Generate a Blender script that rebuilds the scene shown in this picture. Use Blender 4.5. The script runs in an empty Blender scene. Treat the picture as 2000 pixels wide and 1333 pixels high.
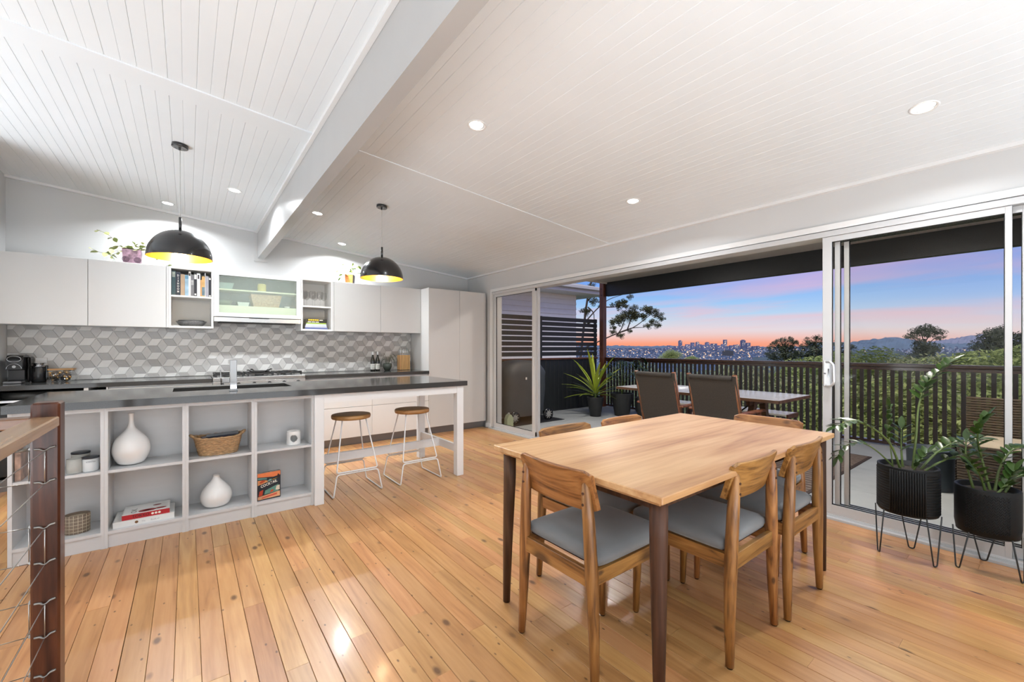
import bpy, math, random
from mathutils import Vector, Matrix, noise
random.seed(7)
sc = bpy.context.scene
COL = sc.collection
PI = math.pi

# ------------------------------------------------------------------ camera
YAW = math.atan(634 / 824.0)
cam_d = bpy.data.cameras.new('camera'); cam = bpy.data.objects.new('camera', cam_d); COL.objects.link(cam)
cam.location = (0, 0, 1.22); cam.rotation_euler = (PI / 2, 0, -YAW)
cam_d.sensor_width = 36; cam_d.lens = 36 * 824 / 2000.0; cam_d.shift_y = 13.5 / 2000.0
cam_d.clip_start = .02; cam_d.clip_end = 60000
sc.camera = cam
vs = sc.view_settings
vs.view_transform = 'Standard'; vs.look = 'None'; vs.gamma = 1; vs.exposure = 0.0
try: vs.use_curve_mapping = False
except Exception: pass
sc.cycles.max_bounces = 10; sc.cycles.diffuse_bounces = 5; sc.cycles.glossy_bounces = 4
sc.cycles.transmission_bounces = 6; sc.cycles.transparent_max_bounces = 24
sc.cycles.caustics_reflective = False; sc.cycles.caustics_refractive = False
sc.cycles.sample_clamp_indirect = 6

# ------------------------------------------------------------------ sky (sunset behind a city)
W = bpy.data.worlds.new('sky'); sc.world = W; W.use_nodes = True
def build_sky():
    nt = W.node_tree; N = nt.nodes; L = nt.links
    for n in list(N): N.remove(n)
    out = N.new('ShaderNodeOutputWorld'); bg = N.new('ShaderNodeBackground'); L.new(bg.outputs[0], out.inputs[0])
    bg.inputs['Strength'].default_value = 1.0
    tc = N.new('ShaderNodeTexCoord'); sep = N.new('ShaderNodeSeparateXYZ'); L.new(tc.outputs['Generated'], sep.inputs[0])
    def math_(op, a, b=None, clamp=False):
        m = N.new('ShaderNodeMath'); m.operation = op; m.use_clamp = clamp
        for i, v in enumerate((a, b)):
            if v is None: continue
            if isinstance(v, (int, float)): m.inputs[i].default_value = v
            else: L.new(v, m.inputs[i])
        return m.outputs[0]
    rp = N.new('ShaderNodeValToRGB'); cr = rp.color_ramp
    L.new(math_('MULTIPLY', sep.outputs['Z'], 2.0, True), rp.inputs[0])
    stops = [(0.0, (.95, .30, .16)), (.022, (.98, .38, .24)), (.042, (.92, .52, .44)), (.075, (.80, .72, .76)), (.13, (.52, .70, .88)),
             (.20, (.34, .58, .92)), (.29, (.20, .40, .90)), (.42, (.16, .32, .78)), (1.0, (.24, .36, .68))]
    while len(cr.elements) < len(stops): cr.elements.new(.5)
    for e, (p, c) in zip(cr.elements, stops): e.position = p; e.color = c + (1,)
    # away from where the sun went down the horizon pales from orange to a pinkish white
    rp2 = N.new('ShaderNodeValToRGB'); c2 = rp2.color_ramp; L.new(math_('MULTIPLY', sep.outputs['Z'], 2.0, True), rp2.inputs[0])
    st2 = [(0.0, (.80, .46, .44)), (.03, (.82, .56, .56)), (.06, (.80, .70, .74)), (.11, (.60, .68, .88)), (.18, (.36, .54, .92)), (.29, (.20, .40, .90)), (.42, (.16, .32, .78)), (1.0, (.24, .36, .68))]
    while len(c2.elements) < len(st2): c2.elements.new(.5)
    for e, (p, c) in zip(c2.elements, st2): e.position = p; e.color = c + (1,)
    gx, gy = math.sin(YAW + math.radians(17)), math.cos(YAW + math.radians(17))
    dt = math_('ADD', math_('MULTIPLY', sep.outputs['X'], gx), math_('MULTIPLY', sep.outputs['Y'], gy))
    az = N.new('ShaderNodeMapRange'); L.new(dt, az.inputs[0]); az.inputs[1].default_value = .86; az.inputs[2].default_value = .985
    mg = N.new('ShaderNodeMixRGB'); L.new(az.outputs[0], mg.inputs[0]); L.new(rp2.outputs[0], mg.inputs[1]); L.new(rp.outputs[0], mg.inputs[2])
    # streaky clouds in a plane above the city, stretched sideways
    zz = math_('ADD', math_('ABSOLUTE', sep.outputs['Z']), .07)
    u = math_('DIVIDE', sep.outputs['X'], zz); v = math_('DIVIDE', sep.outputs['Y'], zz)
    cmb = N.new('ShaderNodeCombineXYZ'); L.new(u, cmb.inputs[0]); L.new(v, cmb.inputs[1])
    mp = N.new('ShaderNodeMapping'); L.new(cmb.outputs[0], mp.inputs[0])
    mp.inputs['Rotation'].default_value = (0, 0, math.radians(48)); mp.inputs['Scale'].default_value = (.50, .26, 1); mp.inputs['Location'].default_value = (1.3, 4.2, 0)
    nz = N.new('ShaderNodeTexNoise'); nz.inputs['Scale'].default_value = 1.0; nz.inputs['Detail'].default_value = 6; nz.inputs['Roughness'].default_value = .5; nz.inputs['Distortion'].default_value = .5
    L.new(mp.outputs[0], nz.inputs['Vector'])
    cl = N.new('ShaderNodeValToRGB'); cl.color_ramp.elements[0].position = .475; cl.color_ramp.elements[1].position = .73
    L.new(nz.outputs['Fac'], cl.inputs[0])
    fade = N.new('ShaderNodeMapRange'); L.new(sep.outputs['Z'], fade.inputs[0])
    fade.inputs[1].default_value = .02; fade.inputs[2].default_value = .07
    fac = math_('MULTIPLY', math_('MULTIPLY', cl.outputs[0], fade.outputs[0], True), .9)
    cc = N.new('ShaderNodeValToRGB'); L.new(math_('MULTIPLY', sep.outputs['Z'], 4.0, True), cc.inputs[0])
    cc.color_ramp.elements[0].color = (1.0, .56, .48, 1); cc.color_ramp.elements[1].color = (.56, .42, .76, 1); cc.color_ramp.elements[1].position = .8
    e = cc.color_ramp.elements.new(.4); e.color = (.92, .50, .58, 1)
    mx = N.new('ShaderNodeMixRGB'); L.new(fac, mx.inputs[0]); L.new(mg.outputs[0], mx.inputs[1]); L.new(cc.outputs[0], mx.inputs[2])
    L.new(mx.outputs[0], bg.inputs['Color'])
build_sky()

# ------------------------------------------------------------------ big lights
def area(name, loc, target, sx, sy, power, col=(1, 1, 1), spread=180):
    d = bpy.data.lights.new(name, 'AREA'); d.shape = 'RECTANGLE'; d.size = sx; d.size_y = sy; d.energy = power; d.color = col
    d.spread = math.radians(spread)
    o = bpy.data.objects.new(name, d); COL.objects.link(o); o.location = loc
    o.rotation_euler = (Vector(target) - Vector(loc)).to_track_quat('-Z', 'Y').to_euler()
    return o
# unseen fill panels added behind the camera and on its left, and a flash bounced off the ceiling there
area('rear_fill_light', (-.6, -2.85, 1.5), (.6, 3, 1.2), 5.0, 1.9, 42, (.92, .96, 1.0))
area('left_fill_light', (-3.85, 1.3, 1.5), (0, 1.8, 1.2), 4.2, 1.8, 30, (.92, .96, 1.0))
area('bounced_flash_light', (.1, -1.95, .2), (.2, -1.3, 2.5), 5.2, 1.8, 275, (.86, .93, 1.0), 158)
area('left_fill_uplight', (-3.0, 3.7, .2), (-1.9, 4.3, 2.6), 1.7, 2.0, 150, (.86, .93, 1.0), 158)  # unseen uplight added to brighten the kitchen ceiling

# soft sun added behind the house to brighten the trees; the roofs keep it off the deck
_d = bpy.data.lights.new('tree_fill_sun', 'SUN'); _d.energy = 3.4; _d.color = (1, .93, .82); _d.angle = math.radians(40)
_o = bpy.data.objects.new('tree_fill_sun', _d); COL.objects.link(_o); _o.rotation_euler = Vector((.62, .32, -.72)).to_track_quat('-Z', 'Y').to_euler(); _o.location = (-20, -10, 25)

# ------------------------------------------------------------------ node material helper
def new_mat(name):
    m = bpy.data.materials.new(name); m.use_nodes = True
    nt = m.node_tree
    return m, nt, nt.nodes['Principled BSDF'], nt.nodes['Material Output']
def setp(b, **kw):
    names = dict(col='Base Color', rough='Roughness', metal='Metallic', spec='Specular IOR Level', coat='Coat Weight', coatr='Coat Roughness',
                 trans='Transmission Weight', ior='IOR', ecol='Emission Color', emit='Emission Strength', sheen='Sheen Weight', alpha='Alpha', sss='Subsurface Weight')
    for k, v in kw.items():
        s = b.inputs[names[k]]
        s.default_value = (tuple(v) + (1,)) if isinstance(v, tuple) and len(v) == 3 else v
def mat(name, col, rough=.5, metal=0.0, nscale=0, namt=.08, stretch=(1, 1, 1), bump=0, bscale=0, rnd=0.0, emit=0, ecol=None, **kw):
    """plain surface with a little procedural mottling, optional fine relief and per-object variation"""
    m, nt, b, out = new_mat(name); N = nt.nodes; L = nt.links
    setp(b, col=col, rough=rough, metal=metal, **kw)
    if emit: setp(b, emit=emit, ecol=ecol or col)
    tc = N.new('ShaderNodeTexCoord'); mp = N.new('ShaderNodeMapping'); L.new(tc.outputs['Object'], mp.inputs[0]); mp.inputs['Scale'].default_value = stretch
    nz = N.new('ShaderNodeTexNoise'); nz.inputs['Scale'].default_value = nscale or 6; nz.inputs['Detail'].default_value = 4
    L.new(mp.outputs[0], nz.inputs['Vector'])
    h = N.new('ShaderNodeHueSaturation'); h.inputs['Color'].default_value = tuple(col) + (1,)
    mr = N.new('ShaderNodeMapRange'); L.new(nz.outputs['Fac'], mr.inputs[0])
    mr.inputs[1].default_value = .25; mr.inputs[2].default_value = .75; mr.inputs[3].default_value = 1 - namt; mr.inputs[4].default_value = 1 + namt
    v = mr.outputs[0]
    if rnd:
        oi = N.new('ShaderNodeObjectInfo'); m2 = N.new('ShaderNodeMapRange'); L.new(oi.outputs['Random'], m2.inputs[0])
        m2.inputs[3].default_value = 1 - rnd; m2.inputs[4].default_value = 1 + rnd
        mm = N.new('ShaderNodeMath'); mm.operation = 'MULTIPLY'; L.new(v, mm.inputs[0]); L.new(m2.outputs[0], mm.inputs[1]); v = mm.outputs[0]
    L.new(v, h.inputs['Value']); L.new(h.outputs[0], b.inputs['Base Color'])
    if bump:
        nb = N.new('ShaderNodeTexNoise'); nb.inputs['Scale'].default_value = bscale or 200; nb.inputs['Detail'].default_value = 3; L.new(mp.outputs[0], nb.inputs['Vector'])
        bp = N.new('ShaderNodeBump'); bp.inputs['Strength'].default_value = bump; bp.inputs['Distance'].default_value = .002
        L.new(nb.outputs['Fac'], bp.inputs['Height']); L.new(bp.outputs[0], b.inputs['Normal'])
    return m
def wood(name, c_dark, c_mid, c_light, axis=0, scale=9, rough=.4, coat=0.0, rnd=.12, knots=.25, world=False, kcol=(.06, .03, .015), kscale=(5.5, 1.1), spec=.5, streak=1.0):
    """grain stretched along one axis, growth rings, per-object tone and scattered knots"""
    m, nt, b, out = new_mat(name); N = nt.nodes; L = nt.links
    setp(b, rough=rough, coat=coat, coatr=.12, spec=spec)
    oi = N.new('ShaderNodeObjectInfo')
    if world:
        g = N.new('ShaderNodeNewGeometry'); src = g.outputs['Position']
    else:
        tc = N.new('ShaderNodeTexCoord'); src = tc.outputs['Object']
    off = N.new('ShaderNodeVectorMath'); off.operation = 'MULTIPLY_ADD'
    rv = N.new('ShaderNodeCombineXYZ')
    for i, k in enumerate((17.0, 31.0, 23.0)):
        mm = N.new('ShaderNodeMath'); mm.operation = 'MULTIPLY'; mm.inputs[1].default_value = k; L.new(oi.outputs['Random'], mm.inputs[0]); L.new(mm.outputs[0], rv.inputs[i])
    off.operation = 'ADD'; L.new(src, off.inputs[0]); L.new(rv.outputs[0], off.inputs[1])
    def mapped(sc3):
        mp = N.new('ShaderNodeMapping'); L.new(off.outputs[0], mp.inputs[0]); mp.inputs['Scale'].default_value = sc3; return mp.outputs[0]
    st = [1.0, 1.0, 1.0]; st[axis] = .07
    st2 = [1.0, 1.0, 1.0]; st2[axis] = .2
    n1 = N.new('ShaderNodeTexNoise'); n1.inputs['Scale'].default_value = scale; n1.inputs['Detail'].default_value = 5; n1.inputs['Distortion'].default_value = 1.2; L.new(mapped(st), n1.inputs['Vector'])
    n2 = N.new('ShaderNodeTexNoise'); n2.inputs['Scale'].default_value = scale * 9; n2.inputs['Detail'].default_value = 3; L.new(mapped(st), n2.inputs['Vector'])
    rings = N.new('ShaderNodeMath'); rings.operation = 'MULTIPLY'; rings.inputs[1].default_value = 9.0 * streak; L.new(n1.outputs['Fac'], rings.inputs[0])
    fr = N.new('ShaderNodeMath'); fr.operation = 'PINGPONG'; fr.inputs[1].default_value = 1.0; L.new(rings.outputs[0], fr.inputs[0])
    ad = N.new('ShaderNodeMath'); ad.operation = 'MULTIPLY_ADD'; L.new(n2.outputs['Fac'], ad.inputs[0]); ad.inputs[1].default_value = .75
    sm = N.new('ShaderNodeMath'); sm.operation = 'MULTIPLY'; sm.inputs[1].default_value = .42; L.new(fr.outputs[0], sm.inputs[0]); L.new(sm.outputs[0], ad.inputs[2])
    rp = N.new('ShaderNodeValToRGB'); cr = rp.color_ramp
    cr.elements[0].position = .2; cr.elements[0].color = tuple(c_dark) + (1,); cr.elements[1].position = .85; cr.elements[1].color = tuple(c_light) + (1,)
    e = cr.elements.new(.5); e.color = tuple(c_mid) + (1,)
    L.new(ad.outputs[0], rp.inputs[0])
    hs = N.new('ShaderNodeHueSaturation'); L.new(rp.outputs[0], hs.inputs['Color'])
    mr = N.new('ShaderNodeMapRange'); L.new(oi.outputs['Random'], mr.inputs[0]); mr.inputs[3].default_value = 1 - rnd; mr.inputs[4].default_value = 1 + rnd; L.new(mr.outputs[0], hs.inputs['Value'])
    m3 = N.new('ShaderNodeMath'); m3.operation = 'FRACT'; m4 = N.new('ShaderNodeMath'); m4.operation = 'MULTIPLY'; m4.inputs[1].default_value = 7.3; L.new(oi.outputs['Random'], m4.inputs[0]); L.new(m4.outputs[0], m3.inputs[0])
    mr2 = N.new('ShaderNodeMapRange'); L.new(m3.outputs[0], mr2.inputs[0]); mr2.inputs[3].default_value = .492; mr2.inputs[4].default_value = .508; L.new(mr2.outputs[0], hs.inputs['Hue'])
    col = hs.outputs[0]
    if knots:
        for (ks, th) in ((kscale[0], knots), (kscale[0] * 2.3, knots * .72)):
            kst = [ks, ks, ks]; kst[axis] = ks * .5
            vo = N.new('ShaderNodeTexVoronoi'); vo.inputs['Scale'].default_value = 1.0; vo.inputs['Randomness'].default_value = 1; L.new(mapped(kst), vo.inputs['Vector'])
            gate = N.new('ShaderNodeSeparateColor'); L.new(vo.outputs['Color'], gate.inputs[0])
            g2 = N.new('ShaderNodeMath'); g2.operation = 'GREATER_THAN'; g2.inputs[1].default_value = .45; L.new(gate.outputs[0], g2.inputs[0])
            k = N.new('ShaderNodeMapRange'); L.new(vo.outputs['Distance'], k.inputs[0]); k.inputs[1].default_value = th * .45; k.inputs[2].default_value = th; k.inputs[3].default_value = .85; k.inputs[4].default_value = 0
            kk = N.new('ShaderNodeMath'); kk.operation = 'MULTIPLY'; L.new(k.outputs[0], kk.inputs[0]); L.new(g2.outputs[0], kk.inputs[1])
            mx = N.new('ShaderNodeMixRGB'); L.new(kk.outputs[0], mx.inputs[0]); L.new(col, mx.inputs[1]); mx.inputs[2].default_value = tuple(kcol) + (1,)
            col = mx.outputs[0]
    L.new(col, b.inputs['Base Color'])
    bp = N.new('ShaderNodeBump'); bp.inputs['Strength'].default_value = .08; bp.inputs['Distance'].default_value = .001; L.new(n2.outputs['Fac'], bp.inputs['Height']); L.new(bp.outputs[0], b.inputs['Normal'])
    return m
def glass_pane(name, tint, ior=1.5, rough=0.0, frost=0.0, fcol=(.8, .85, .8)):
    """thin sheet: clear by transparency, mirror-like by Fresnel, optionally satin-frosted"""
    m, nt, b, out = new_mat(name); N = nt.nodes; L = nt.links; N.remove(b)
    tr = N.new('ShaderNodeBsdfTransparent'); tr.inputs[0].default_value = tuple(tint) + (1,)
    gl = N.new('ShaderNodeBsdfGlossy'); gl.inputs['Roughness'].default_value = rough
    lw = N.new('ShaderNodeLayerWeight'); lw.inputs[0].default_value = .5; f0 = ((ior - 1) / (ior + 1)) ** 2
    pw = N.new('ShaderNodeMath'); pw.operation = 'POWER'; pw.inputs[1].default_value = 5; L.new(lw.outputs['Facing'], pw.inputs[0])
    fr = N.new('ShaderNodeMath'); fr.operation = 'MULTIPLY_ADD'; fr.inputs[1].default_value = min(.9, 8 * f0 + .2); fr.inputs[2].default_value = f0; L.new(pw.outputs[0], fr.inputs[0])
    mx = N.new('ShaderNodeMixShader'); L.new(fr.outputs[0], mx.inputs[0]); L.new(gl.outputs[0], mx.inputs[2])
    base = tr.outputs[0]
    if frost:
        df = N.new('ShaderNodeBsdfDiffuse'); df.inputs[0].default_value = tuple(fcol) + (1,)
        nz = N.new('ShaderNodeTexNoise'); nz.inputs['Scale'].default_value = 9
        mf = N.new('ShaderNodeMixShader'); mf.inputs[0].default_value = frost; L.new(base, mf.inputs[1]); L.new(df.outputs[0], mf.inputs[2]); base = mf.outputs[0]
    L.new(base, mx.inputs[1]); L.new(mx.outputs[0], out.inputs[0])
    return m

# ------------------------------------------------------------------ mesh helper
class MB:
    def __init__(s): s.v = []; s.f = []; s.m = []; s.sm = []
    def add(s, vs, fs, mi=0, smooth=False):
        k = len(s.v); s.v += [tuple(p) for p in vs]
        for f in fs: s.f.append(tuple(i + k for i in f)); s.m.append(mi); s.sm.append(smooth)
        return s
    def box(s, x0, x1, y0, y1, z0, z1, mi=0, b=0.0, M=None):
        if b <= 0:
            v = [(x, y, z) for z in (z0, z1) for y in (y0, y1) for x in (x0, x1)]
            f = [(0, 2, 3, 1), (4, 5, 7, 6), (0, 1, 5, 4), (2, 6, 7, 3), (0, 4, 6, 2), (1, 3, 7, 5)]
        else:
            v = []; idx = {}
            X = (x0, x1); Y = (y0, y1); Z = (z0, z1)
            b = min(b, .45 * min(abs(x1 - x0), abs(y1 - y0), abs(z1 - z0)))
            for i in (0, 1):
                for j in (0, 1):
                    for k in (0, 1):
                        sx, sy, sz = (1, -1)[i], (1, -1)[j], (1, -1)[k]
                        for a in range(3):
                            p = [X[i] + sx * b, Y[j] + sy * b, Z[k] + sz * b]
                            p[a] = (X[i], Y[j], Z[k])[a]
                            idx[i, j, k, a] = len(v); v.append(tuple(p))
            f = []
            for a in range(3):
                o1, o2 = [q for q in range(3) if q != a]
                for e in (0, 1):
                    c = []
                    for (p, q) in ((0, 0), (1, 0), (1, 1), (0, 1)):
                        t = [0, 0, 0]; t[a] = e; t[o1] = p; t[o2] = q; c.append(idx[t[0], t[1], t[2], a])
                    f.append(tuple(c))
                for p in (0, 1):
                    for q in (0, 1):
                        t0 = [0, 0, 0]; t1 = [0, 0, 0]; t0[o1] = t1[o1] = p; t0[o2] = t1[o2] = q; t1[a] = 1
                        f.append((idx[t0[0], t0[1], t0[2], o1], idx[t1[0], t1[1], t1[2], o1], idx[t1[0], t1[1], t1[2], o2], idx[t0[0], t0[1], t0[2], o2]))
            for i in (0, 1):
                for j in (0, 1):
                    for k in (0, 1): f.append((idx[i, j, k, 0], idx[i, j, k, 1], idx[i, j, k, 2]))
        if M is not None: v = [tuple(M @ Vector(p)) for p in v]
        return s.add(v, f, mi)
    def tube(s, pts, r, n=8, mi=0, cap=True, smooth=True, flat=1.0, up=None):
        pts = [Vector(p) for p in pts]; R = r if isinstance(r, (list, tuple)) else [r] * len(pts)
        T = []
        for i in range(len(pts)):
            a = pts[max(i - 1, 0)]; c = pts[min(i + 1, len(pts) - 1)]; t = (c - a)
            T.append(t.normalized() if t.length > 1e-9 else Vector((0, 0, 1)))
        u = Vector(up) if up else (Vector((0, 0, 1)) if abs(T[0].z) < .9 else Vector((1, 0, 0)))
        v = []
        for i, p in enumerate(pts):
            u = (u - T[i] * u.dot(T[i]));
            if u.length < 1e-6: u = T[i].orthogonal()
            u.normalize(); w = T[i].cross(u)
            for k in range(n):
                an = 2 * PI * k / n; v.append(p + u * (math.cos(an) * R[i] * flat) + w * (math.sin(an) * R[i]))
        f = [(i * n + k, i * n + (k + 1) % n, (i + 1) * n + (k + 1) % n, (i + 1) * n + k) for i in range(len(pts) - 1) for k in range(n)]
        s.add(v, f, mi, smooth)
        if cap:
            k0 = len(s.v) - len(v); L = (len(pts) - 1) * n
            s.f.append(tuple(k0 + n - 1 - i for i in range(n))); s.m.append(mi); s.sm.append(False)
            s.f.append(tuple(k0 + L + i for i in range(n))); s.m.append(mi); s.sm.append(False)
        return s
    def lathe(s, prof, n=24, c=(0, 0, 0), mi=0, smooth=True, sx=1, sy=1, M=None, cap=True):
        v = []; f = []
        for (r, z) in prof:
            for k in range(n):
                a = 2 * PI * k / n; v.append((c[0] + r * math.cos(a) * sx, c[1] + r * math.sin(a) * sy, c[2] + z))
        for i in range(len(prof) - 1):
            for k in range(n): f.append((i * n + k, i * n + (k + 1) % n, (i + 1) * n + (k + 1) % n, (i + 1) * n + k))
        if M is not None: v = [tuple(M @ Vector(p)) for p in v]
        k0 = len(s.v); s.add(v, f, mi, smooth)
        for e, rev in ((0, True), (len(prof) - 1, False)):
            if cap and prof[e][0] > 1e-5:
                q = [k0 + e * n + k for k in range(n)]
                s.f.append(tuple(reversed(q)) if rev else tuple(q)); s.m.append(mi); s.sm.append(False)
        return s
    def prism(s, poly, axis, a, b, mi=0, M=None):
        """2-D polygon extruded along an axis (0 x: poly=(y,z); 1 y: poly=(x,z); 2 z: poly=(x,y))"""
        def P(p, t): return (t, p[0], p[1]) if axis == 0 else ((p[0], t, p[1]) if axis == 1 else (p[0], p[1], t))
        n = len(poly); v = [P(p, a) for p in poly] + [P(p, b) for p in poly]
        f = [tuple(range(n - 1, -1, -1)), tuple(range(n, 2 * n))] + [(i, (i + 1) % n, n + (i + 1) % n, n + i) for i in range(n)]
        if M is not None: v = [tuple(M @ Vector(p)) for p in v]
        return s.add(v, f, mi)
    def mesh(s, name, mats, org=(0, 0, 0)):
        me = bpy.data.meshes.new(name); o = Vector(org)
        me.from_pydata([(p[0] - o.x, p[1] - o.y, p[2] - o.z) for p in s.v], [], s.f)
        for m in (mats if isinstance(mats, (list, tuple)) else [mats]): me.materials.append(m)
        me.polygons.foreach_set('material_index', s.m); me.polygons.foreach_set('use_smooth', s.sm); me.update()
        return me
ORG = {}
def empty(name, loc, rz=0):
    o = bpy.data.objects.new(name, None); COL.objects.link(o); o.location = loc; o.rotation_euler = (0, 0, rz); o.empty_display_size = .05
    ORG[o.name] = Vector(loc); return o
def tag(o, label, cat, group=None, kind=None):
    if label: o['label'] = label
    if cat: o['category'] = cat
    if group: o['group'] = group
    if kind: o['kind'] = kind
    return o
def thing(name, label, cat, loc, group=None, rz=0): return tag(empty(name, loc, rz), label, cat, group)
def part(name, mb, mats, parent, label=None, kind=None, local=False):
    org = (0, 0, 0) if local else ORG.get(parent.name, Vector((0, 0, 0)))
    me = mb if isinstance(mb, bpy.types.Mesh) else mb.mesh(name, mats, org)
    o = bpy.data.objects.new(name, me); COL.objects.link(o); o.parent = parent; ORG[o.name] = Vector(org)
    return tag(o, label, None, None, kind)
def solo(name, mb, mats, label=None, cat=None, group=None, kind=None, base=True):
    xs = [p[0] for p in mb.v]; ys = [p[1] for p in mb.v]; zs = [p[2] for p in mb.v]
    org = Vector(((min(xs) + max(xs)) / 2, (min(ys) + max(ys)) / 2, min(zs))) if base else Vector((0, 0, 0))
    o = bpy.data.objects.new(name, mb.mesh(name, mats, org)); COL.objects.link(o); o.location = org; ORG[o.name] = org
    return tag(o, label, cat, group, kind)
def struct(name, mb, mats, parent=None):
    o = solo(name, mb, mats, base=False) if parent is None else part(name, mb, mats, parent)
    if parent is None: o['kind'] = 'structure'
    return o
def dup(root, loc, rz=0, label=None, group=None):
    r = root.copy(); COL.objects.link(r); r.location = loc; r.rotation_euler = (0, 0, rz)
    if label: r['label'] = label
    if group: r['group'] = group
    for ch in list(root.children):
        c = ch.copy(); COL.objects.link(c); c.parent = r
        for g in list(ch.children):
            d = g.copy(); COL.objects.link(d); d.parent = c
    return r
def letters(txt, parent, mt, origin, right, up, width=None, height=None, name='lettering', spacing=1.0, bold=False):
    cu = bpy.data.curves.new('lettering', 'FONT'); cu.body = txt; cu.align_x = 'CENTER'; cu.align_y = 'CENTER'; cu.size = 1; cu.resolution_u = 2; cu.space_character = spacing
    if bold: cu.offset = .02
    ob = bpy.data.objects.new('lettering', cu); me = bpy.data.meshes.new_from_object(ob)
    bpy.data.objects.remove(ob); bpy.data.curves.remove(cu)
    xs = [v.co.x for v in me.vertices]; ys = [v.co.y for v in me.vertices]
    w = max(xs) - min(xs); h = max(ys) - min(ys); cx = (max(xs) + min(xs)) / 2; cy = (max(ys) + min(ys)) / 2
    sx = (width / w) if width else height / h; sy = (height / h) if height else sx
    R = Vector(right).normalized(); U = Vector(up).normalized(); o = Vector(origin) - ORG.get(parent.name, Vector((0, 0, 0)))
    for v in me.vertices: v.co = o + R * ((v.co.x - cx) * sx) + U * ((v.co.y - cy) * sy)
    me.materials.clear(); me.materials.append(mt); me.name = name
    return part(name, me, None, parent)
def arc(c, r, a0, a1, n, plane='xz'):
    out = []
    for i in range(n + 1):
        a = a0 + (a1 - a0) * i / n; p = r * math.cos(a); q = r * math.sin(a)
        out.append((c[0] + p, c[1], c[2] + q) if plane == 'xz' else ((c[0], c[1] + p, c[2] + q) if plane == 'yz' else (c[0] + p, c[1] + q, c[2])))
    return out
def fillet(pts, r, n=4):
    """round the inner corners of a polyline"""
    pts = [Vector(p) for p in pts]; out = [pts[0]]
    for i in range(1, len(pts) - 1):
        a, b, c = pts[i - 1], pts[i], pts[i + 1]; d1 = (a - b); d2 = (c - b); k = min(r, d1.length * .45, d2.length * .45)
        p = b + d1.normalized() * k; q = b + d2.normalized() * k
        for j in range(n + 1):
            t = j / n; out.append(p * (1 - t) ** 2 + b * 2 * t * (1 - t) + q * t * t)
    out.append(pts[-1]); return out
# ------------------------------------------------------------------ materials
m_ceil = mat('ceiling_paint', (.75, .79, .815), .32, nscale=3, namt=.02, spec=.4)
m_wall = mat('wall_paint', (.58, .58, .575), .45, nscale=2, namt=.02, bump=.05, bscale=120)
m_beam = mat('beam_paint', (.43, .43, .425), .28, nscale=4, namt=.03, bump=.06, bscale=30)
m_trim = mat('trim_white', (.74, .74, .735), .3, nscale=3, namt=.015)
m_cab = mat('cabinet_grey', (.60, .60, .59), .16, nscale=2, namt=.015, spec=.5)
m_cabw = mat('cabinet_white', (.76, .76, .75), .22, nscale=2, namt=.015)
m_carc = mat('carcass_white', (.78, .77, .74), .4, nscale=5, namt=.02)
m_shelf = mat('bookcase_white', (.60, .60, .60), .3, nscale=5, namt=.02, stretch=(1, 1, 6))
m_stone = mat('engineered_stone', (.05, .05, .049), .10, nscale=260, namt=.30, spec=.28)
m_kick = mat('kick_metal', (.22, .22, .225), .35, 0.7, nscale=3, namt=.05)
m_steel = mat('brushed_steel', (.62, .62, .61), .24, 1.0, nscale=8, namt=.08, stretch=(1, 30, 60))
m_saddle = mat('saddle_metal', (.30, .295, .28), .42, .9, nscale=60, namt=.2)
m_chrome = mat('chrome', (.45, .46, .47), .05, 1.0, nscale=4, namt=.01)
m_alu = mat('powdercoat_white', (.53, .53, .53), .28, nscale=5, namt=.015, spec=.5)
m_alug = mat('satin_aluminium', (.72, .74, .76), .3, .6, nscale=5, namt=.03)
m_black = mat('black_plastic', (.012, .012, .013), .25, nscale=30, namt=.1)
m_iron = mat('cast_iron', (.018, .018, .018), .55, nscale=60, namt=.2)
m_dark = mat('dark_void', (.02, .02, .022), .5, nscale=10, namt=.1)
m_sub = mat('subfloor_gap', (.03, .018, .01), .8, nscale=10, namt=.2)
m_floor = wood('pine_boards', (.33, .15, .052), (.435, .215, .078), (.505, .27, .108), axis=1, scale=7, rough=.33, coat=.22, rnd=.11, knots=.175, world=True, kcol=(.085, .035, .013), kscale=(10, 1), streak=.8)
m_table = wood('table_oak', (.33, .165, .062), (.48, .275, .112), (.58, .37, .175), axis=0, scale=5, rough=.36, coat=.1, rnd=.05, knots=0, streak=.8)
m_tleg = wood('table_leg_wood', (.032, .013, .007), (.058, .025, .013), (.095, .042, .022), axis=2, scale=9, rough=.5, spec=.3, rnd=.08, knots=0)
m_chair = wood('acacia', (.055, .02, .006), (.24, .10, .026), (.37, .175, .052), axis=2, scale=10, rough=.38, coat=.1, rnd=.16, knots=.17, kcol=(.05, .02, .008), kscale=(5, 1), streak=1.2)
m_chairx = wood('acacia_back', (.055, .02, .006), (.24, .10, .026), (.37, .175, .052), axis=1, scale=10, rough=.38, coat=.1, rnd=.16, knots=.20, kcol=(.05, .02, .008), kscale=(5, 1), streak=1.3)
m_cush = mat('grey_upholstery', (.175, .18, .185), .9, nscale=7, namt=.10, bump=.5, bscale=700, sheen=.3)
m_post = wood('merbau_post', (.030, .010, .005), (.066, .023, .010), (.11, .04, .016), axis=2, scale=8, rough=.3, coat=.1, spec=.3, rnd=.05, knots=0)
m_rail = wood('merbau_rail', (.15, .08, .036), (.28, .155, .075), (.38, .23, .125), axis=1, scale=8, rough=.25, coat=.15, rnd=.05, knots=0)
m_railx = wood('merbau_rail_side', (.07, .03, .012), (.15, .07, .03), (.24, .12, .05), axis=0, scale=8, rough=.3, coat=.4, rnd=.05, knots=0)
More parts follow.
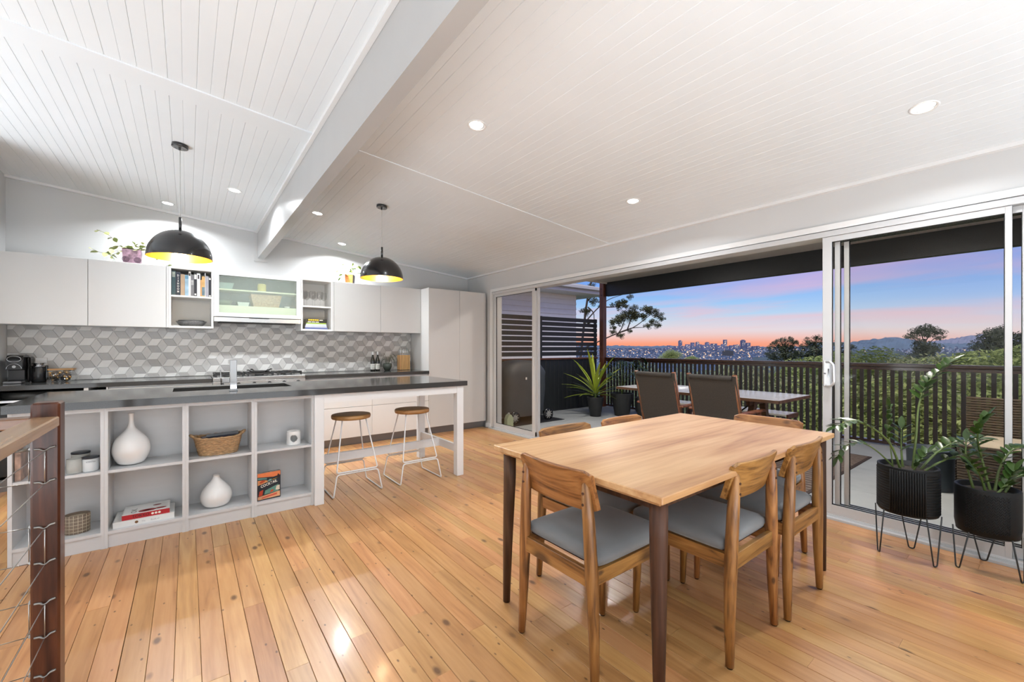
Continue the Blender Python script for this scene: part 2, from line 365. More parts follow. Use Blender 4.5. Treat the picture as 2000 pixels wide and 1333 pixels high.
m_stool = wood('stool_seat', (.25, .115, .035), (.36, .175, .06), (.45, .24, .09), axis=0, scale=8, rough=.4, rnd=.05, knots=0)
m_glass = glass_pane('door_glass', (.97, .965, .95), 1.16)
m_glassd = glass_pane('reflection_tint_glass', (.90, .87, .82), 1.16, 0.0, .07, (.40, .25, .11))  # brown diffuse film stands in for a warm reflection of the room
m_gold = mat('gold_leaf', (.85, .44, .08), .32, .75, nscale=20, namt=.1)
m_shade = mat('black_shade', (.014, .014, .015), .22, nscale=10, namt=.1, coat=.3)
m_ceram = mat('white_ceramic', (.80, .79, .77), .16, nscale=4, namt=.02, coat=.3)
m_bulb = mat('lit_bulb', (1, .78, .45), .3, emit=26, ecol=(1, .72, .36))
m_led = mat('lit_led', (1, 1, 1), .3, emit=22, ecol=(1, .97, .92))

SL = .092
def zc(x): return 2.368 + (3.69 - x) * SL          # underside of the sloping ceiling

# ------------------------------------------------------------------ floor
fl = struct('floor', MB().box(-4, 3.64, -3, 6.1, -.06, -.02), m_sub)
BW = .0833; x = -1.38; rest = MB(); nb = 0
rf = random.Random(3)
xs = []
k0 = -4.0
n_rows = int((3.625 + 4.0) / BW)
X0 = 3.625 - n_rows * BW
for r in range(n_rows):
    xa = X0 + r * BW; xb = xa + BW - rf.choice((.0012, .0016, .0016, .0026))
    if xb < -1.38: rest.box(xa, xb, -3, 6.0, -.02, 0); continue
    rest.box(xa, xb, -3, -.02, -.02, 0)
    y = -.02 + rf.uniform(-1.3, -.2); ends = []
    while y < 6.0: y += rf.choice((.9, 1.2, 1.5, 1.8, 2.1)) ; ends.append(y)
    a = -.018
    for e in ends:
        if e < .25: continue
        e = min(e, 6.0)
        if 6.0 - e < .3: e = 6.0
        z = rf.uniform(-.0006, .0004)
        part('floor_board', MB().prism([(xa, -.02), (xb, -.02), (xb, z - .0012), (xb - .0011, z), (xa + .0011, z), (xa, z - .0012)], 1, e - .0008, a), m_floor, fl); nb += 1
        a = e
        if e >= 6.0: break
part('floor_board', rest, m_floor, fl, kind='stuff')

# ------------------------------------------------------------------ ceiling, cornices and beam
ce = struct('ceiling', MB().prism([(-4, zc(-4) + .013), (3.8, zc(3.8) + .013), (3.8, zc(3.8) + .10), (-4, zc(-4) + .10)], 1, 6.1, -3), m_ceil)
CW = .0640; n = int((3.69 + 4.0) / CW); rest = MB()
for r in range(n):
    xb = 3.69 - r * CW; xa = xb - CW
    ca = .0020 if r % 2 == 0 else .0010; cb = .0010 if r % 2 == 0 else .0020
    def poly(): return [(xa + .0002, zc(xa) + .0125), (xb - .0002, zc(xb) + .0125), (xb - .0002, zc(xb) + cb * 1.2), (xb - cb, zc(xb)), (xa + ca, zc(xa)), (xa + .0002, zc(xa) + ca * 1.2)]
    if xb < -1.6: rest.prism(poly(), 1, 6.0, -3); continue
    if .68 < xa and xb < .755: continue
    rest.prism(poly(), 1, -.02, -3)
    part('ceiling_board', MB().prism(poly(), 1, 3.06, -.02), m_ceil, ce)
    part('ceiling_board', MB().prism(poly(), 1, 6.0, 3.06), m_ceil, ce)
part('ceiling_board', rest, m_ceil, ce, kind='stuff')
def slope_strip(x0, x1, y0, y1, t):
    return MB().prism([(x0, zc(x0) - t), (x1, zc(x1) - t), (x1, zc(x1) + .002), (x0, zc(x0) + .002)], 1, y1, y0)
struct('trim_1', slope_strip(-3.9, .679, 3.02, 3.20, .008), m_ceil)
struct('trim_2', slope_strip(.756, 3.68, 3.02, 3.20, .005), m_ceil)
struct('trim_3', slope_strip(-1.36, .679, 5.965, 5.999, .022), m_trim)
struct('trim_4', slope_strip(.756, 3.69, 5.965, 5.999, .022), m_trim)
struct('trim_5', slope_strip(3.66, 3.69, -3, 5.99, .022), m_trim)
struct('trim_6', slope_strip(.655, .679, -3, 5.96, .022), m_trim)
struct('trim_7', slope_strip(.756, .78, -3, 5.96, .016), m_trim)
struct('trim_8', MB().prism([(.68, 2.318), (.755, 2.318), (.755, zc(.755) + .012), (.68, zc(.68) + .012)], 1, 5.999, -2.99), m_beam)          # the long beam
struct('trim_9', MB().prism([(.642, 2.283), (.79, 2.283), (.79, zc(.79) - .003), (.642, zc(.642) - .003)], 1, 5.9995, 5.985), m_wall)       # bearing plate behind it

# ------------------------------------------------------------------ walls
wb = struct('wall_back', MB().prism([(-1.46, 0), (3.8, 0), (3.8, zc(3.8)), (-1.46, zc(-1.46))], 1, 6.1, 6.0), m_wall)
struct('wall_right', MB().box(3.69, 3.79, -3, 6.0, 2.066, zc(3.69) + .003).box(3.69, 3.79, 5.262, 6.0, 0, 2.066).box(3.69, 3.79, -3, -.02, 0, 2.066), m_wall)
struct('wall_left', MB().prism([(-1.46, 0), (-1.345, 0), (-1.345, zc(-1.345)), (-1.46, zc(-1.46))], 1, 6.0, 4.75), m_wall)
struct('wall_rear', MB().prism([(-4.1, 0), (3.79, 0), (3.79, zc(3.79)), (-4.1, zc(-4.1))], 1, -3.0, -3.1), m_wall)
struct('wall_left_far', MB().box(-4.1, -4, -3, 4.85, 0, zc(-4)).prism([(-4, 0), (-1.46, 0), (-1.46, zc(-1.46)), (-4, zc(-4))], 1, 4.85, 4.75), m_wall)
struct('baseboard_right', MB().box(3.655, 3.689, 5.31, 5.42, 0, .06), m_trim)
# end panel of the bench run, glossy grey
tag(solo('splash_panel', MB().box(-1.344, -1.334, 5.4, 5.995, .902, 1.432), m_cab), 'glossy grey end panel at the left end of the splashback', 'panel')

# rhombus splashback tiles: three tones that read as stacked cubes
tones = [mat('tile_light', (.71, .71, .69), .17, nscale=40, namt=.03, rnd=.04, coat=.2), mat('tile_mid', (.53, .525, .51), .17, nscale=40, namt=.03, rnd=.05, coat=.2), mat('tile_dark', (.40, .39, .38), .17, nscale=40, namt=.03, rnd=.10, coat=.2)]
m_grout = mat('grout', (.76, .76, .74), .6, nscale=30, namt=.03)
TX0, TX1, TZ0, TZ1 = -1.333, 2.678, .903, 1.60
part('grout_bed', MB().box(TX0, TX1, 5.9945, 6.0, TZ0, TZ1), m_grout, wb)
def clip(poly, ax, lim, keep_ge):
    out = []
    for i in range(len(poly)):
        a, b = poly[i], poly[(i + 1) % len(poly)]
        ia = (a[ax] >= lim) == keep_ge; ib = (b[ax] >= lim) == keep_ge
        if ia: out.append(a)
        if ia != ib:
            t = (lim - a[ax]) / (b[ax] - a[ax]); out.append(tuple(a[k] + (b[k] - a[k]) * t for k in (0, 1)))
    return out
sT = .0866; hT = sT * math.sqrt(3) / 2; tl = []
def zmax_at(xc): return 1.50 if .226 < xc < 1.099 else 1.432
for ci in range(-18, 26):
    for ri in range(-2, 7):
        cx_ = .0 + ci * 1.5 * sT; cz = .945 + ri * 2 * hT + (hT if ci % 2 else 0)
        # hexagon of three rhombi about its centre
        c = (cx_, cz); A = (cx_ + sT, cz); Bq = (cx_ + sT / 2, cz + hT); Cq = (cx_ - sT / 2, cz + hT); Dq = (cx_ - sT, cz); Eq = (cx_ - sT / 2, cz - hT); Fq = (cx_ + sT / 2, cz - hT)
        for tone, q in ((0, (Dq, c, Bq, Cq)), (2, (Dq, Eq, Fq, c)), (1, (c, Fq, A, Bq))):
            mx_ = sum(p[0] for p in q) / 4; mz_ = sum(p[1] for p in q) / 4
            g = .0009
            q = [(mx_ + (p[0] - mx_) * (1 - g / .04), mz_ + (p[1] - mz_) * (1 - g / .04)) for p in q]
            for ax, lim, ge in ((0, TX0 + .001, True), (0, TX1 - .001, False), (1, TZ0 + .001, True), (1, zmax_at(mx_) + .03, False)):
                if len(q) > 2: q = clip(q, ax, lim, ge)
            if len(q) > 2:
                ar = abs(sum(q[i][0] * q[(i + 1) % len(q)][1] - q[(i + 1) % len(q)][0] * q[i][1] for i in range(len(q)))) / 2
                if ar > 2e-4: tl.append((mx_, tone, q, ar))
tl.sort(key=lambda t: -t[3] / (2.2 + t[0]) ** 2)
rest = [MB(), MB(), MB()]; rt = random.Random(5)
for i, (mx_, tone, q, ar) in enumerate(tl):
    a = sum(q[j][0] * q[(j + 1) % len(q)][1] - q[(j + 1) % len(q)][0] * q[j][1] for j in range(len(q)))
    if a < 0: q = q[::-1]
    yf = 5.9895 + rt.uniform(-.0004, .0004)
    q2 = [(mx_ + (p[0] - mx_) * .975, sum(w[1] for w in q) / len(q) + (p[1] - sum(w[1] for w in q) / len(q)) * .975) for p in q]
    n_ = len(q)
    vs_ = [(p[0], yf, p[1]) for p in q2] + [(p[0], yf + .0012, p[1]) for p in q] + [(p[0], 5.995, p[1]) for p in q]
    fs_ = [tuple(range(n_))] + [(k + n_ * l, k + n_ * (l + 1), (k + 1) % n_ + n_ * (l + 1), (k + 1) % n_ + n_ * l) for l in (0, 1) for k in range(n_)]
    if i < 290: part('tile', MB().add(vs_, fs_), tones[tone], wb)
    else: rest[tone].add(vs_, fs_)
for tone in range(3):
    if rest[tone].v: part('tile', rest[tone], tones[tone], wb, kind='stuff')
tag(solo('power_outlet', MB().box(-1.155, -1.075, 5.978, 5.989, 1.05, 1.125, b=.003).box(-1.135, -1.12, 5.975, 5.978, 1.095, 1.113), m_trim), 'white power outlet on the tiles behind the milk frother', 'outlet')

# ------------------------------------------------------------------ sliding doors to the deck
struct('trim_10', MB().box(3.668, 3.69, -.4, 5.312, 2.07, 2.112).box(3.668, 3.69, 5.268, 5.312, 0, 2.07), m_trim)
d1 = struct('door_1', MB().box(3.664, 3.82, -.1, 5.268, 2.024, 2.062).box(3.664, 3.82, 5.225, 5.268, 0, 2.024).box(3.664, 3.82, -.1, -.02, 0, 2.024), m_alu)
part('sill', MB().box(3.628, 3.664, -.1, 5.31, -.02, .012).box(3.664, 3.84, -.1, 5.268, -.05, .022), m_alu, d1)
for xx in (3.674, 3.70, 3.712, 3.738, 3.750, 3.776): part('track', MB().box(xx - .0015, xx + .0015, -.02, 5.224, .0215, .034), m_alug, d1)
def slider(n, xm, ya, yb, sl, sr, gm=None, hw=.015):
    p = struct('door_%d' % n, MB().box(xm - hw, xm + hw, ya, yb, .034, .092).box(xm - hw, xm + hw, ya, yb, 1.984, 2.022), m_alu)
    part('stile', MB().box(xm - hw - .001, xm + hw + .001, yb - sl, yb, .034, 2.022, b=.002), m_alu, p)
    part('stile', MB().box(xm - hw - .001, xm + hw + .001, ya, ya + sr, .034, 2.022, b=.002), m_alu, p)
    part('pane', MB().add([(xm, ya + sr, .092), (xm, yb - sl, .092), (xm, yb - sl, 1.984), (xm, ya + sr, 1.984)], [(0, 1, 2, 3)]), gm or m_glass, p)
    part('glazing_seal', MB().box(xm - .006, xm + .006, ya + sr, yb - sl, .092, .097).box(xm - .006, xm + .006, ya + sr, yb - sl, 1.979, 1.984).box(xm - .006, xm + .006, yb - sl - .004, yb - sl, .097, 1.979).box(xm - .006, xm + .006, ya + sr, ya + sr + .004, .097, 1.979), m_black, p)
    return p
pA = slider(2, 3.687, .165, 1.058, .055, .027)
hd = part('handle', MB().box(3.655, 3.671, 1.008, 1.050, .94, 1.13, b=.006), m_alug, pA)
part('grip', MB().tube(fillet([(3.66, 1.03, 1.118), (3.625, 1.0, 1.122), (3.612, .975, 1.10), (3.612, .972, .97), (3.625, 1.0, .945), (3.66, 1.03, .948)], .03), .009, 8), m_alug, hd)
part('latch', MB().box(3.648, 3.656, 1.012, 1.02, 1.01, 1.07).tube([(3.655, 1.038, 1.035), (3.65, 1.038, 1.035)], .006, 10), m_chrome, hd)
slider(3, 3.725, .10, .995, .03, .03)
slider(4, 3.763, .055, .95, .028, .028)
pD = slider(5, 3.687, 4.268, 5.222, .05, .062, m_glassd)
part('stile', MB().box(3.700, 3.74, 4.243, 4.268, .034, 2.022), m_alu, pD)
part('flush_pull', MB().box(3.668, 3.673, 4.288, 4.303, .98, 1.10), m_alug, pD)

# ------------------------------------------------------------------ downlights
def downlight(x_, y_, i, label, watts=15):
    z_ = zc(x_); t = thing('downlight', label, 'downlight', (x_, y_, z_ - .004))
    Mt = Matrix.Translation((x_, y_, z_)) @ Matrix.Rotation(math.atan(SL), 4, 'Y')
    part('trim_ring', MB().lathe([(.046, .004), (.046, -.003), (.056, -.004), (.060, 0.001)], 24, M=Mt), m_trim, t)
    part('lens', MB().lathe([(.046, .0), (.0, -.0005)], 24, M=Mt), m_led, t)
    d = bpy.data.lights.new('downlight_lamp', 'AREA'); d.shape = 'DISK'; d.size = .09; d.energy = watts; d.color = (.92, .96, 1.0); d.spread = math.radians(150)
    o = bpy.data.objects.new('downlight_lamp', d); COL.objects.link(o); o.parent = t; o.location = (0, 0, -.006)
for i, (x_, y_, lb) in enumerate(((1.40, 2.17, 'round ceiling downlight right of the beam, over the near end of the dining table'), (2.95, .42, 'round downlight at the far right of the ceiling, nearest the camera'),
                            (2.93, 2.16, 'round downlight near the sliding doors, over the far end of the dining table'), (.345, 4.65, 'round downlight left of the beam, beside the left pendant cord'),
                            (-.16, 5.65, 'round downlight close to the wall above the potted ivy and left pendant'), (1.064, 4.675, 'round downlight just right of the beam, left of the right pendant'),
                            (1.58, 5.65, 'round downlight by the back wall above the orange plant pot'))):
    downlight(x_, y_, i, lb, 15 if y_ < 3 else 27)
# ------------------------------------------------------------------ wall cabinets
UF, UZ0, UZ1 = 5.65, 1.433, 2.07
def upper(x0, x1, label):
    t = thing('upper_cabinet', label, 'cabinet', ((x0 + x1) / 2, 5.82, UZ0), 'closed wall cabinets')
    part('body', MB().box(x0 + .001, x1 - .001, UF + .021, 5.986, UZ0, UZ1), m_cab, t)
    part('door', MB().box(x0 + .0015, x1 - .0015, UF, UF + .019, UZ0, UZ1, b=.0015), m_cab, t)
upper(-1.33, -.752, 'flat grey wall cabinet at the left end, over the coffee machine')
upper(-.752, -.174, 'flat grey wall cabinet under the potted ivy, second from the left')
upper(1.482, 2.088, 'flat grey wall cabinet under the orange plant pot')
upper(2.088, 2.681, 'flat grey wall cabinet next to the tall pantry')
def open_unit(x0, x1, zs, label, edge=.017):
    t = thing('open_shelf_unit', label, 'shelf unit', ((x0 + x1) / 2, 5.82, UZ0), 'open wall shelf units')
    part('side_panel', MB().box(x0, x0 + edge, UF, 5.986, UZ0, UZ1), m_carc, t); part('side_panel', MB().box(x1 - edge, x1, UF, 5.986, UZ0, UZ1), m_carc, t)
    part('bottom_panel', MB().box(x0 + edge, x1 - edge, UF, 5.986, UZ0, UZ0 + .02), m_carc, t); part('top_panel', MB().box(x0 + edge, x1 - edge, UF, 5.986, UZ1 - .017, UZ1), m_carc, t)
    part('back_panel', MB().box(x0 + edge, x1 - edge, 5.975, 5.986, UZ0 + .02, UZ1 - .017), m_carc, t); part('shelf', MB().box(x0 + edge, x1 - edge, UF + .004, 5.975, zs - .018, zs), m_carc, t)
tag(solo('filler_strip', MB().box(-.173, -.153, UF, 5.986, UZ0, UZ1), m_cab), 'narrow grey filler strip left of the cookbook shelf', 'panel')
open_unit(-.152, .225, 1.776, 'open white shelf unit holding upright cookbooks over a black bowl')
open_unit(1.101, 1.464, 1.742, 'open white shelf unit holding wine glasses over a book pile')
tag(solo('filler_strip', MB().box(1.465, 1.481, UF, 5.986, UZ0, UZ1), m_cab), 'narrow grey filler strip right of the wine glass shelf', 'panel')

# range hood cabinet with frosted lift-up door
t = thing('hood_cabinet', 'range hood cabinet with frosted glass door in aluminium frame', 'cabinet', (.663, 5.82, 1.51))
x0, x1 = .2265, 1.0995
m_cream = mat('cream_laminate', (.72, .72, .52), .4, nscale=4, namt=.03)
part('body', MB().box(x0, x0 + .016, 5.672, 5.986, 1.53, UZ1).box(x1 - .016, x1, 5.672, 5.986, 1.53, UZ1).box(x0 + .016, x1 - .016, 5.672, 5.986, UZ1 - .016, UZ1), m_carc, t)
part('back_panel', MB().box(x0 + .016, x1 - .016, 5.96, 5.986, 1.53, UZ1 - .016), mat('hood_back_grey', (.16, .18, .18), .6, nscale=5, namt=.15), t)
part('shelf', MB().box(x0 + .016, x1 - .016, 5.70, 5.96, 1.868, 1.884), m_cream, t)
part('hood_box', MB().box(x0 + .016, x1 - .016, 5.69, 5.96, 1.575, 1.70), m_cream, t)
dr = part('door', MB().prism([(x0 + .002, 1.570), (x1 - .002, 1.570), (x1 - .05, 1.612), (x0 + .05, 1.612)], 1, UF + .02, UF - .001).prism([(x0 + .002, UZ1), (x0 + .05, UZ1 - .042), (x1 - .05, UZ1 - .042), (x1 - .002, UZ1)], 1, UF + .02, UF - .001)
          .prism([(x0 + .002, 1.570), (x0 + .05, 1.612), (x0 + .05, UZ1 - .042), (x0 + .002, UZ1)], 1, UF + .02, UF - .001).prism([(x1 - .002, 1.570), (x1 - .002, UZ1), (x1 - .05, UZ1 - .042), (x1 - .05, 1.612)], 1, UF + .02, UF - .001), m_alug, t)
part('pane', MB().add([(x0 + .045, UF + .008, 1.608), (x1 - .045, UF + .008, 1.608), (x1 - .045, UF + .008, UZ1 - .038), (x0 + .045, UF + .008, UZ1 - .038)], [(0, 1, 2, 3)]), glass_pane('frosted_glass', (.80, .86, .82), 1.5, 0.02, .24, (.66, .74, .66)), dr)
hp = part('hood', MB().box(x0 + .002, x1 - .002, UF + .002, 5.985, 1.512, 1.563, b=.002), m_steel, t)
part('filter', MB().box(x0 + .05, x1 - .05, 5.70, 5.95, 1.506, 1.512), m_iron, hp)
part('button_panel', MB().box(.56, .76, UF - .0005, UF + .003, 1.556, 1.564), m_black, hp)
def solo_box(name, b, m_, label, cat, group=None, bev=.003): return tag(solo(name, MB().box(*b, b=bev), m_), label, cat, group)
m_tan = mat('seagrass_tan', (.40, .27, .15), .8, nscale=60, namt=.25, bump=.4, bscale=120)
def tapered(x0, x1, y0, y1, z0, z1, inset):
    m_ = MB(); v = [(x0 + inset, y0 + inset / 2, z0), (x1 - inset, y0 + inset / 2, z0), (x1 - inset, y1 - inset / 2, z0), (x0 + inset, y1 - inset / 2, z0), (x0, y0, z1), (x1, y0, z1), (x1, y1, z1), (x0, y1, z1)]
    w = .01; v += [(x0 + w, y0 + w, z1), (x1 - w, y0 + w, z1), (x1 - w, y1 - w, z1), (x0 + w, y1 - w, z1), (x0 + inset + w, y0 + inset / 2 + w, z0 + w), (x1 - inset - w, y0 + inset / 2 + w, z0 + w), (x1 - inset - w, y1 - inset / 2 - w, z0 + w), (x0 + inset + w, y1 - inset / 2 - w, z0 + w)]
    f = [(3, 2, 1, 0)] + [(i, (i + 1) % 4, 4 + (i + 1) % 4, 4 + i) for i in range(4)] + [(4 + i, 4 + (i + 1) % 4, 8 + (i + 1) % 4, 8 + i) for i in range(4)] + [(8 + i, 8 + (i + 1) % 4, 12 + (i + 1) % 4, 12 + i) for i in range(4)] + [(12, 13, 14, 15)]
    return m_.add(v, f)
tag(solo('storage_basket', tapered(.58, .90, 5.70, 5.94, 1.7005, 1.845, .03), m_tan), 'tan basket behind the frosted glass of the hood cabinet', 'basket')
tag(solo('canister', MB().lathe([(.04, 0), (.045, .005), (.045, .085), (.03, .095)], 16, (.70, 5.78, 1.8845)), mat('yellow_tin', (.65, .55, .16), .4)), 'yellow tin on the upper shelf behind the frosted glass', 'tin')
tag(solo('storage_tub', tapered(.27, .42, 5.72, 5.92, 1.8845, 1.955, .02), mat('teal_tub', (.30, .40, .36), .4)), 'green grey tub on the upper shelf behind the frosted glass', 'tub')
tag(solo('storage_tub', tapered(.45, .57, 5.72, 5.92, 1.7005, 1.745, .012), mat('pale_tub', (.62, .66, .60), .4)), 'pale shallow tub beside the basket behind the frosted glass', 'tub')
tag(solo('serving_bowl', MB().lathe([(.04, 0), (.06, .01), (.085, .055), (.08, .055), (.055, .016), (0, .012)], 20, (.33, 5.80, 1.7005)), mat('green_bowl', (.10, .14, .08), .3)), 'dark green bowl on the lower shelf behind the frosted glass', 'bowl')
tag(solo('small_dish', MB().lathe([(.025, 0), (.035, .02), (.03, .022), (0, .01)], 16, (.965, 5.76, 1.7005)), m_ceram), 'small white dish right of the basket behind the frosted glass', 'dish')

# ------------------------------------------------------------------ pantry
t = thing('pantry_cabinet', 'tall grey two-door pantry cabinet in the corner by the sliding doors', 'cabinet', (3.17, 5.7, 0))
part('body', MB().box(2.6835, 2.70, 5.402, 5.998, .0, 2.068).box(2.70, 3.642, 5.424, 5.998, .10, 2.06), m_cab, t)
part('door', MB().box(2.7005, 3.1825, 5.402, 5.422, .10, 2.062, b=.0015), m_cab, t); part('door', MB().box(3.1855, 3.618, 5.402, 5.422, .10, 2.062, b=.0015), m_cab, t)
part('side_panel', MB().box(3.621, 3.642, 5.402, 5.424, .10, 2.062), m_cab, t)
part('kick_board', MB().box(2.70, 3.655, 5.452, 5.47, 0, .10), m_kick, t)

# ------------------------------------------------------------------ base cabinets, benchtops and cooker
def worktop_box(x0, x1, label): return tag(solo('worktop', MB().box(x0, x1, 5.382, 5.988, .858, .90, b=.002), m_stone), label, 'worktop')
worktop_box(-1.3335, .206, 'dark grey stone benchtop under the coffee machine, left of the cooker')
worktop_box(1.094, 2.6825, 'dark grey stone benchtop under the two bottles, right of the cooker')
t = thing('open_base_unit', 'black lined open base unit with pots at the left end of the bench', 'cabinet', (-1.03, 5.7, 0))
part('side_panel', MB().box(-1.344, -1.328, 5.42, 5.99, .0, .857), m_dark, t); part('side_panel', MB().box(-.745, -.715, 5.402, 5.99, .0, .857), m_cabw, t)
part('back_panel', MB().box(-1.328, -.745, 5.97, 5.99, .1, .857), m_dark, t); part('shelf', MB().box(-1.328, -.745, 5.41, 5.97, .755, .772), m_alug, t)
part('oven_front', MB().box(-1.328, -.745, 5.42, 5.9, .13, .735, b=.004), m_black, t); part('kick_board', MB().box(-1.344, -.715, 5.452, 5.47, 0, .10), m_kick, t)
for (px_, r_, lb) in ((-1.13, .15, 'round dark grey baking pan on the shelf below the coffee machine'), (-.87, .11, 'smaller black pan on the shelf under the bench, right of the baking pan')):
    tag(solo('pan', MB().lathe([(r_ - .012, 0), (r_, .006), (r_ + .006, .062), (r_ + .002, .062), (r_ - .006, .01), (0, .006)], 28, (px_, 5.60, .7725)), mat('pan_grey', (.055, .056, .054), .35, .4)), lb, 'pan')
def base_unit(x0, x1, label, split=None, top_gap=.0, open_top=None):
    t = thing('base_cabinet', label, 'cabinet', ((x0 + x1) / 2, 5.7, 0), 'white base cabinets')
    part('body', MB().box(x0 + .001, x1 - .001, 5.424, 5.99, .10, .80 if open_top else .857), m_cabw, t)
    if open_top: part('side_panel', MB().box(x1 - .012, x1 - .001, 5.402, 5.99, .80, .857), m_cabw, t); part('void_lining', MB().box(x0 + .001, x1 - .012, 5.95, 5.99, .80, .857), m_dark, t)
    zt = .795 if open_top else .840
    if split:
        part('drawer_front', MB().box(x0 + .0015, x1 - .0015, 5.402, 5.422, .10, split - .002, b=.0015), m_cabw, t); part('drawer_front', MB().box(x0 + .0015, x1 - .0015, 5.402, 5.422, split + .002, zt, b=.0015), m_cabw, t)
    else: part('door', MB().box(x0 + .0015, x1 - .0015, 5.402, 5.422, .10, zt, b=.0015), m_cabw, t)
    part('kick_board', MB().box(x0, x1, 5.452, 5.47, 0, .10), m_kick, t)
base_unit(-.715, -.585, 'narrow white base cabinet with a dark slot, left part of the bench', open_top=True)
base_unit(-.585, .208, 'wide white drawer cabinet under the bench left of the cooker', .48)
base_unit(1.093, 1.886, 'white two-drawer base cabinet right of the cooker', .48)
base_unit(1.886, 2.682, 'white two-drawer base cabinet beside the pantry, behind the right stool', .48)
t = thing('cooker', 'stainless steel freestanding gas cooker set into the bench', 'cooker', (.65, 5.68, 0))
cx0, cx1 = .2105, 1.0895
part('body', MB().box(cx0 + .004, cx1 - .004, 5.40, 5.98, .1, .80), m_steel, t)
part('fascia', MB().box(cx0, cx1, 5.362, 5.98, .80, .868, b=.003), m_steel, t)
part('hob', MB().box(cx0, cx1, 5.362, 5.985, .8705, .908, b=.004), m_steel, t)
dr = part('oven_door', MB().box(cx0 + .006, cx1 - .006, 5.37, 5.40, .14, .79, b=.004), m_steel, t)
part('window', MB().box(cx0 + .12, cx1 - .12, 5.366, 5.37, .3, .62), m_black, dr); part('handle', MB().tube([(cx0 + .08, 5.335, .74), (cx1 - .08, 5.335, .74)], .01, 10), m_chrome, dr)
for i in range(6): part('knob', MB().tube([(cx0 + .08 + i * .145, 5.362, .832), (cx0 + .08 + i * .145, 5.338, .832)], .017, 14), m_black, t)
for gx in (.36, .65, .94):
    g = MB()
    for yy in (5.48, 5.66, 5.84): g.box(gx - .13, gx + .13, yy - .006, yy + .006, .925, .942)
    for xx in (-.125, -.045, .045, .125): g.box(gx + xx - .006, gx + xx + .006, 5.45, 5.88, .925, .942)
    for sx_ in (-.12, .12):
        for yy in (5.455, 5.875): g.box(gx + sx_ - .008, gx + sx_ + .008, yy - .008, yy + .008, .908, .926)
    g.box(gx + .10, gx + .13, 5.46, 5.475, .942, .952); part('trivet', g, m_iron, t)
    for yy in (5.57, 5.76):
        if gx == .65 and yy == 5.76: continue
        part('burner', MB().lathe([(.045, .908), (.045, .918), (.03, .922), (0, .922)], 18, (gx, yy, 0)), m_iron, t)
g = MB().lathe([(.085, 0), (.10, .012), (.09, .014), (.075, .002)], 24, (.66, 5.62, .943))
for k in range(4):
    a = k * PI / 2 + .5; g.tube([(.66 + .085 * math.cos(a), 5.62 + .085 * math.sin(a), .948), (.66 + .135 * math.cos(a), 5.62 + .135 * math.sin(a), .972), (.66 + .15 * math.cos(a), 5.62 + .15 * math.sin(a), .969)], .007, 6)
tag(solo('wok_ring', g, m_iron), 'black cast iron wok ring on the middle cooker burner', 'wok ring')

# ------------------------------------------------------------------ island
def bookcase(x0, x1, label, left_open=False):
    t = thing('bookcase_unit', label, 'bookcase', ((x0 + x1) / 2, 3.67, 0), 'bookcase units of the island'); w = .0168
    part('side_panel', MB().box(x0, x0 + w, 3.535, 3.812, 0, .8565), m_shelf, t); part('side_panel', MB().box(x1 - w, x1 - .0004, 3.535, 3.812, 0, .8565), m_shelf, t)
    part('top_panel', MB().box(x0 + w, x1 - w, 3.537, 3.812, .832, .8565), m_shelf, t); part('back_panel', MB().box(x0 + w, x1 - w, 3.80, 3.812, .09, .832), m_shelf, t)
    part('shelf', MB().box(x0 + w, x1 - w, 3.539, 3.80, .454, .471), m_shelf, t); part('shelf', MB().box(x0 + w, x1 - w, 3.537, 3.80, .082, .10), m_shelf, t)
    part('kick_board', MB().box(x0 + w, x1 - w, 3.545, 3.56, 0, .082), m_shelf, t)
bookcase(-.786, -.400, 'white two-shelf bookcase unit holding candles and checked pot, behind the timber post')
bookcase(-.400, -.010, 'white bookcase unit holding the large vase over stacked books')
bookcase(-.010, .382, 'white bookcase unit holding the woven basket over a squat vase')
bookcase(.382, .778, 'white bookcase unit holding the oil burner over the cocktail book')
t = thing('island_cabinet', 'white cabinet block of the island behind the bookcases', 'cabinet', (0, 4.1, 0))
part('body', MB().box(-.786, .845, 3.814, 4.38, .1, .66).box(-.786, -.2, 3.814, 4.38, .66, .8565).box(.76, .845, 3.814, 4.38, .66, .8565).box(-.2, .76, 3.814, 3.85, .66, .8565).box(-.2, .76, 4.36, 4.38, .66, .8565), m_cabw, t); part('kick_board', MB().box(-.78, .84, 3.83, 4.33, 0, .1), m_kick, t)
for i in range(3): part('door', MB().box(-.784 + i * .543, -.246 + i * .543, 4.381, 4.40, .1, .85, b=.0015), m_cabw, t)
t = thing('island_table', 'white timber table base carrying the seating end of the island', 'table', (1.45, 3.95, 0))
for (lx, ly) in ((2.035, 3.50), (2.035, 4.33)): part('leg', MB().box(lx, lx + .07, ly, ly + .07, 0, .8565, b=.002), m_trim, t)
part('leg', MB().box(.7785, .846, 3.502, 3.57, 0, .8565, b=.002), m_trim, t)
part('apron', MB().box(.8465, 2.0345, 3.505, 3.535, .79, .8565), m_trim, t); part('apron', MB().box(.8465, 2.0345, 4.365, 4.395, .79, .8565), m_trim, t); part('apron', MB().box(2.055, 2.085, 3.5705, 4.3295, .79, .8565), m_trim, t)
part('stretcher', MB().box(.8465, 2.0545, 3.90, 3.945, .215, .287), m_trim, t); part('stretcher', MB().box(2.055, 2.085, 3.5705, 4.3295, .215, .287), m_trim, t)
HX0, HX1, HY0, HY1 = -.085, .69, 3.90, 4.25
t = MB().box(-.798, HX0, 3.484, 4.43, .858, .903).box(HX1, 2.139, 3.484, 4.43, .858, .903).box(HX0, HX1, 3.484, HY0, .858, .903).box(HX0, HX1, HY1, 4.43, .858, .903)
tag(solo('island_worktop', t, m_stone), 'long dark grey stone island top with an undermount sink cut-out', 'worktop')
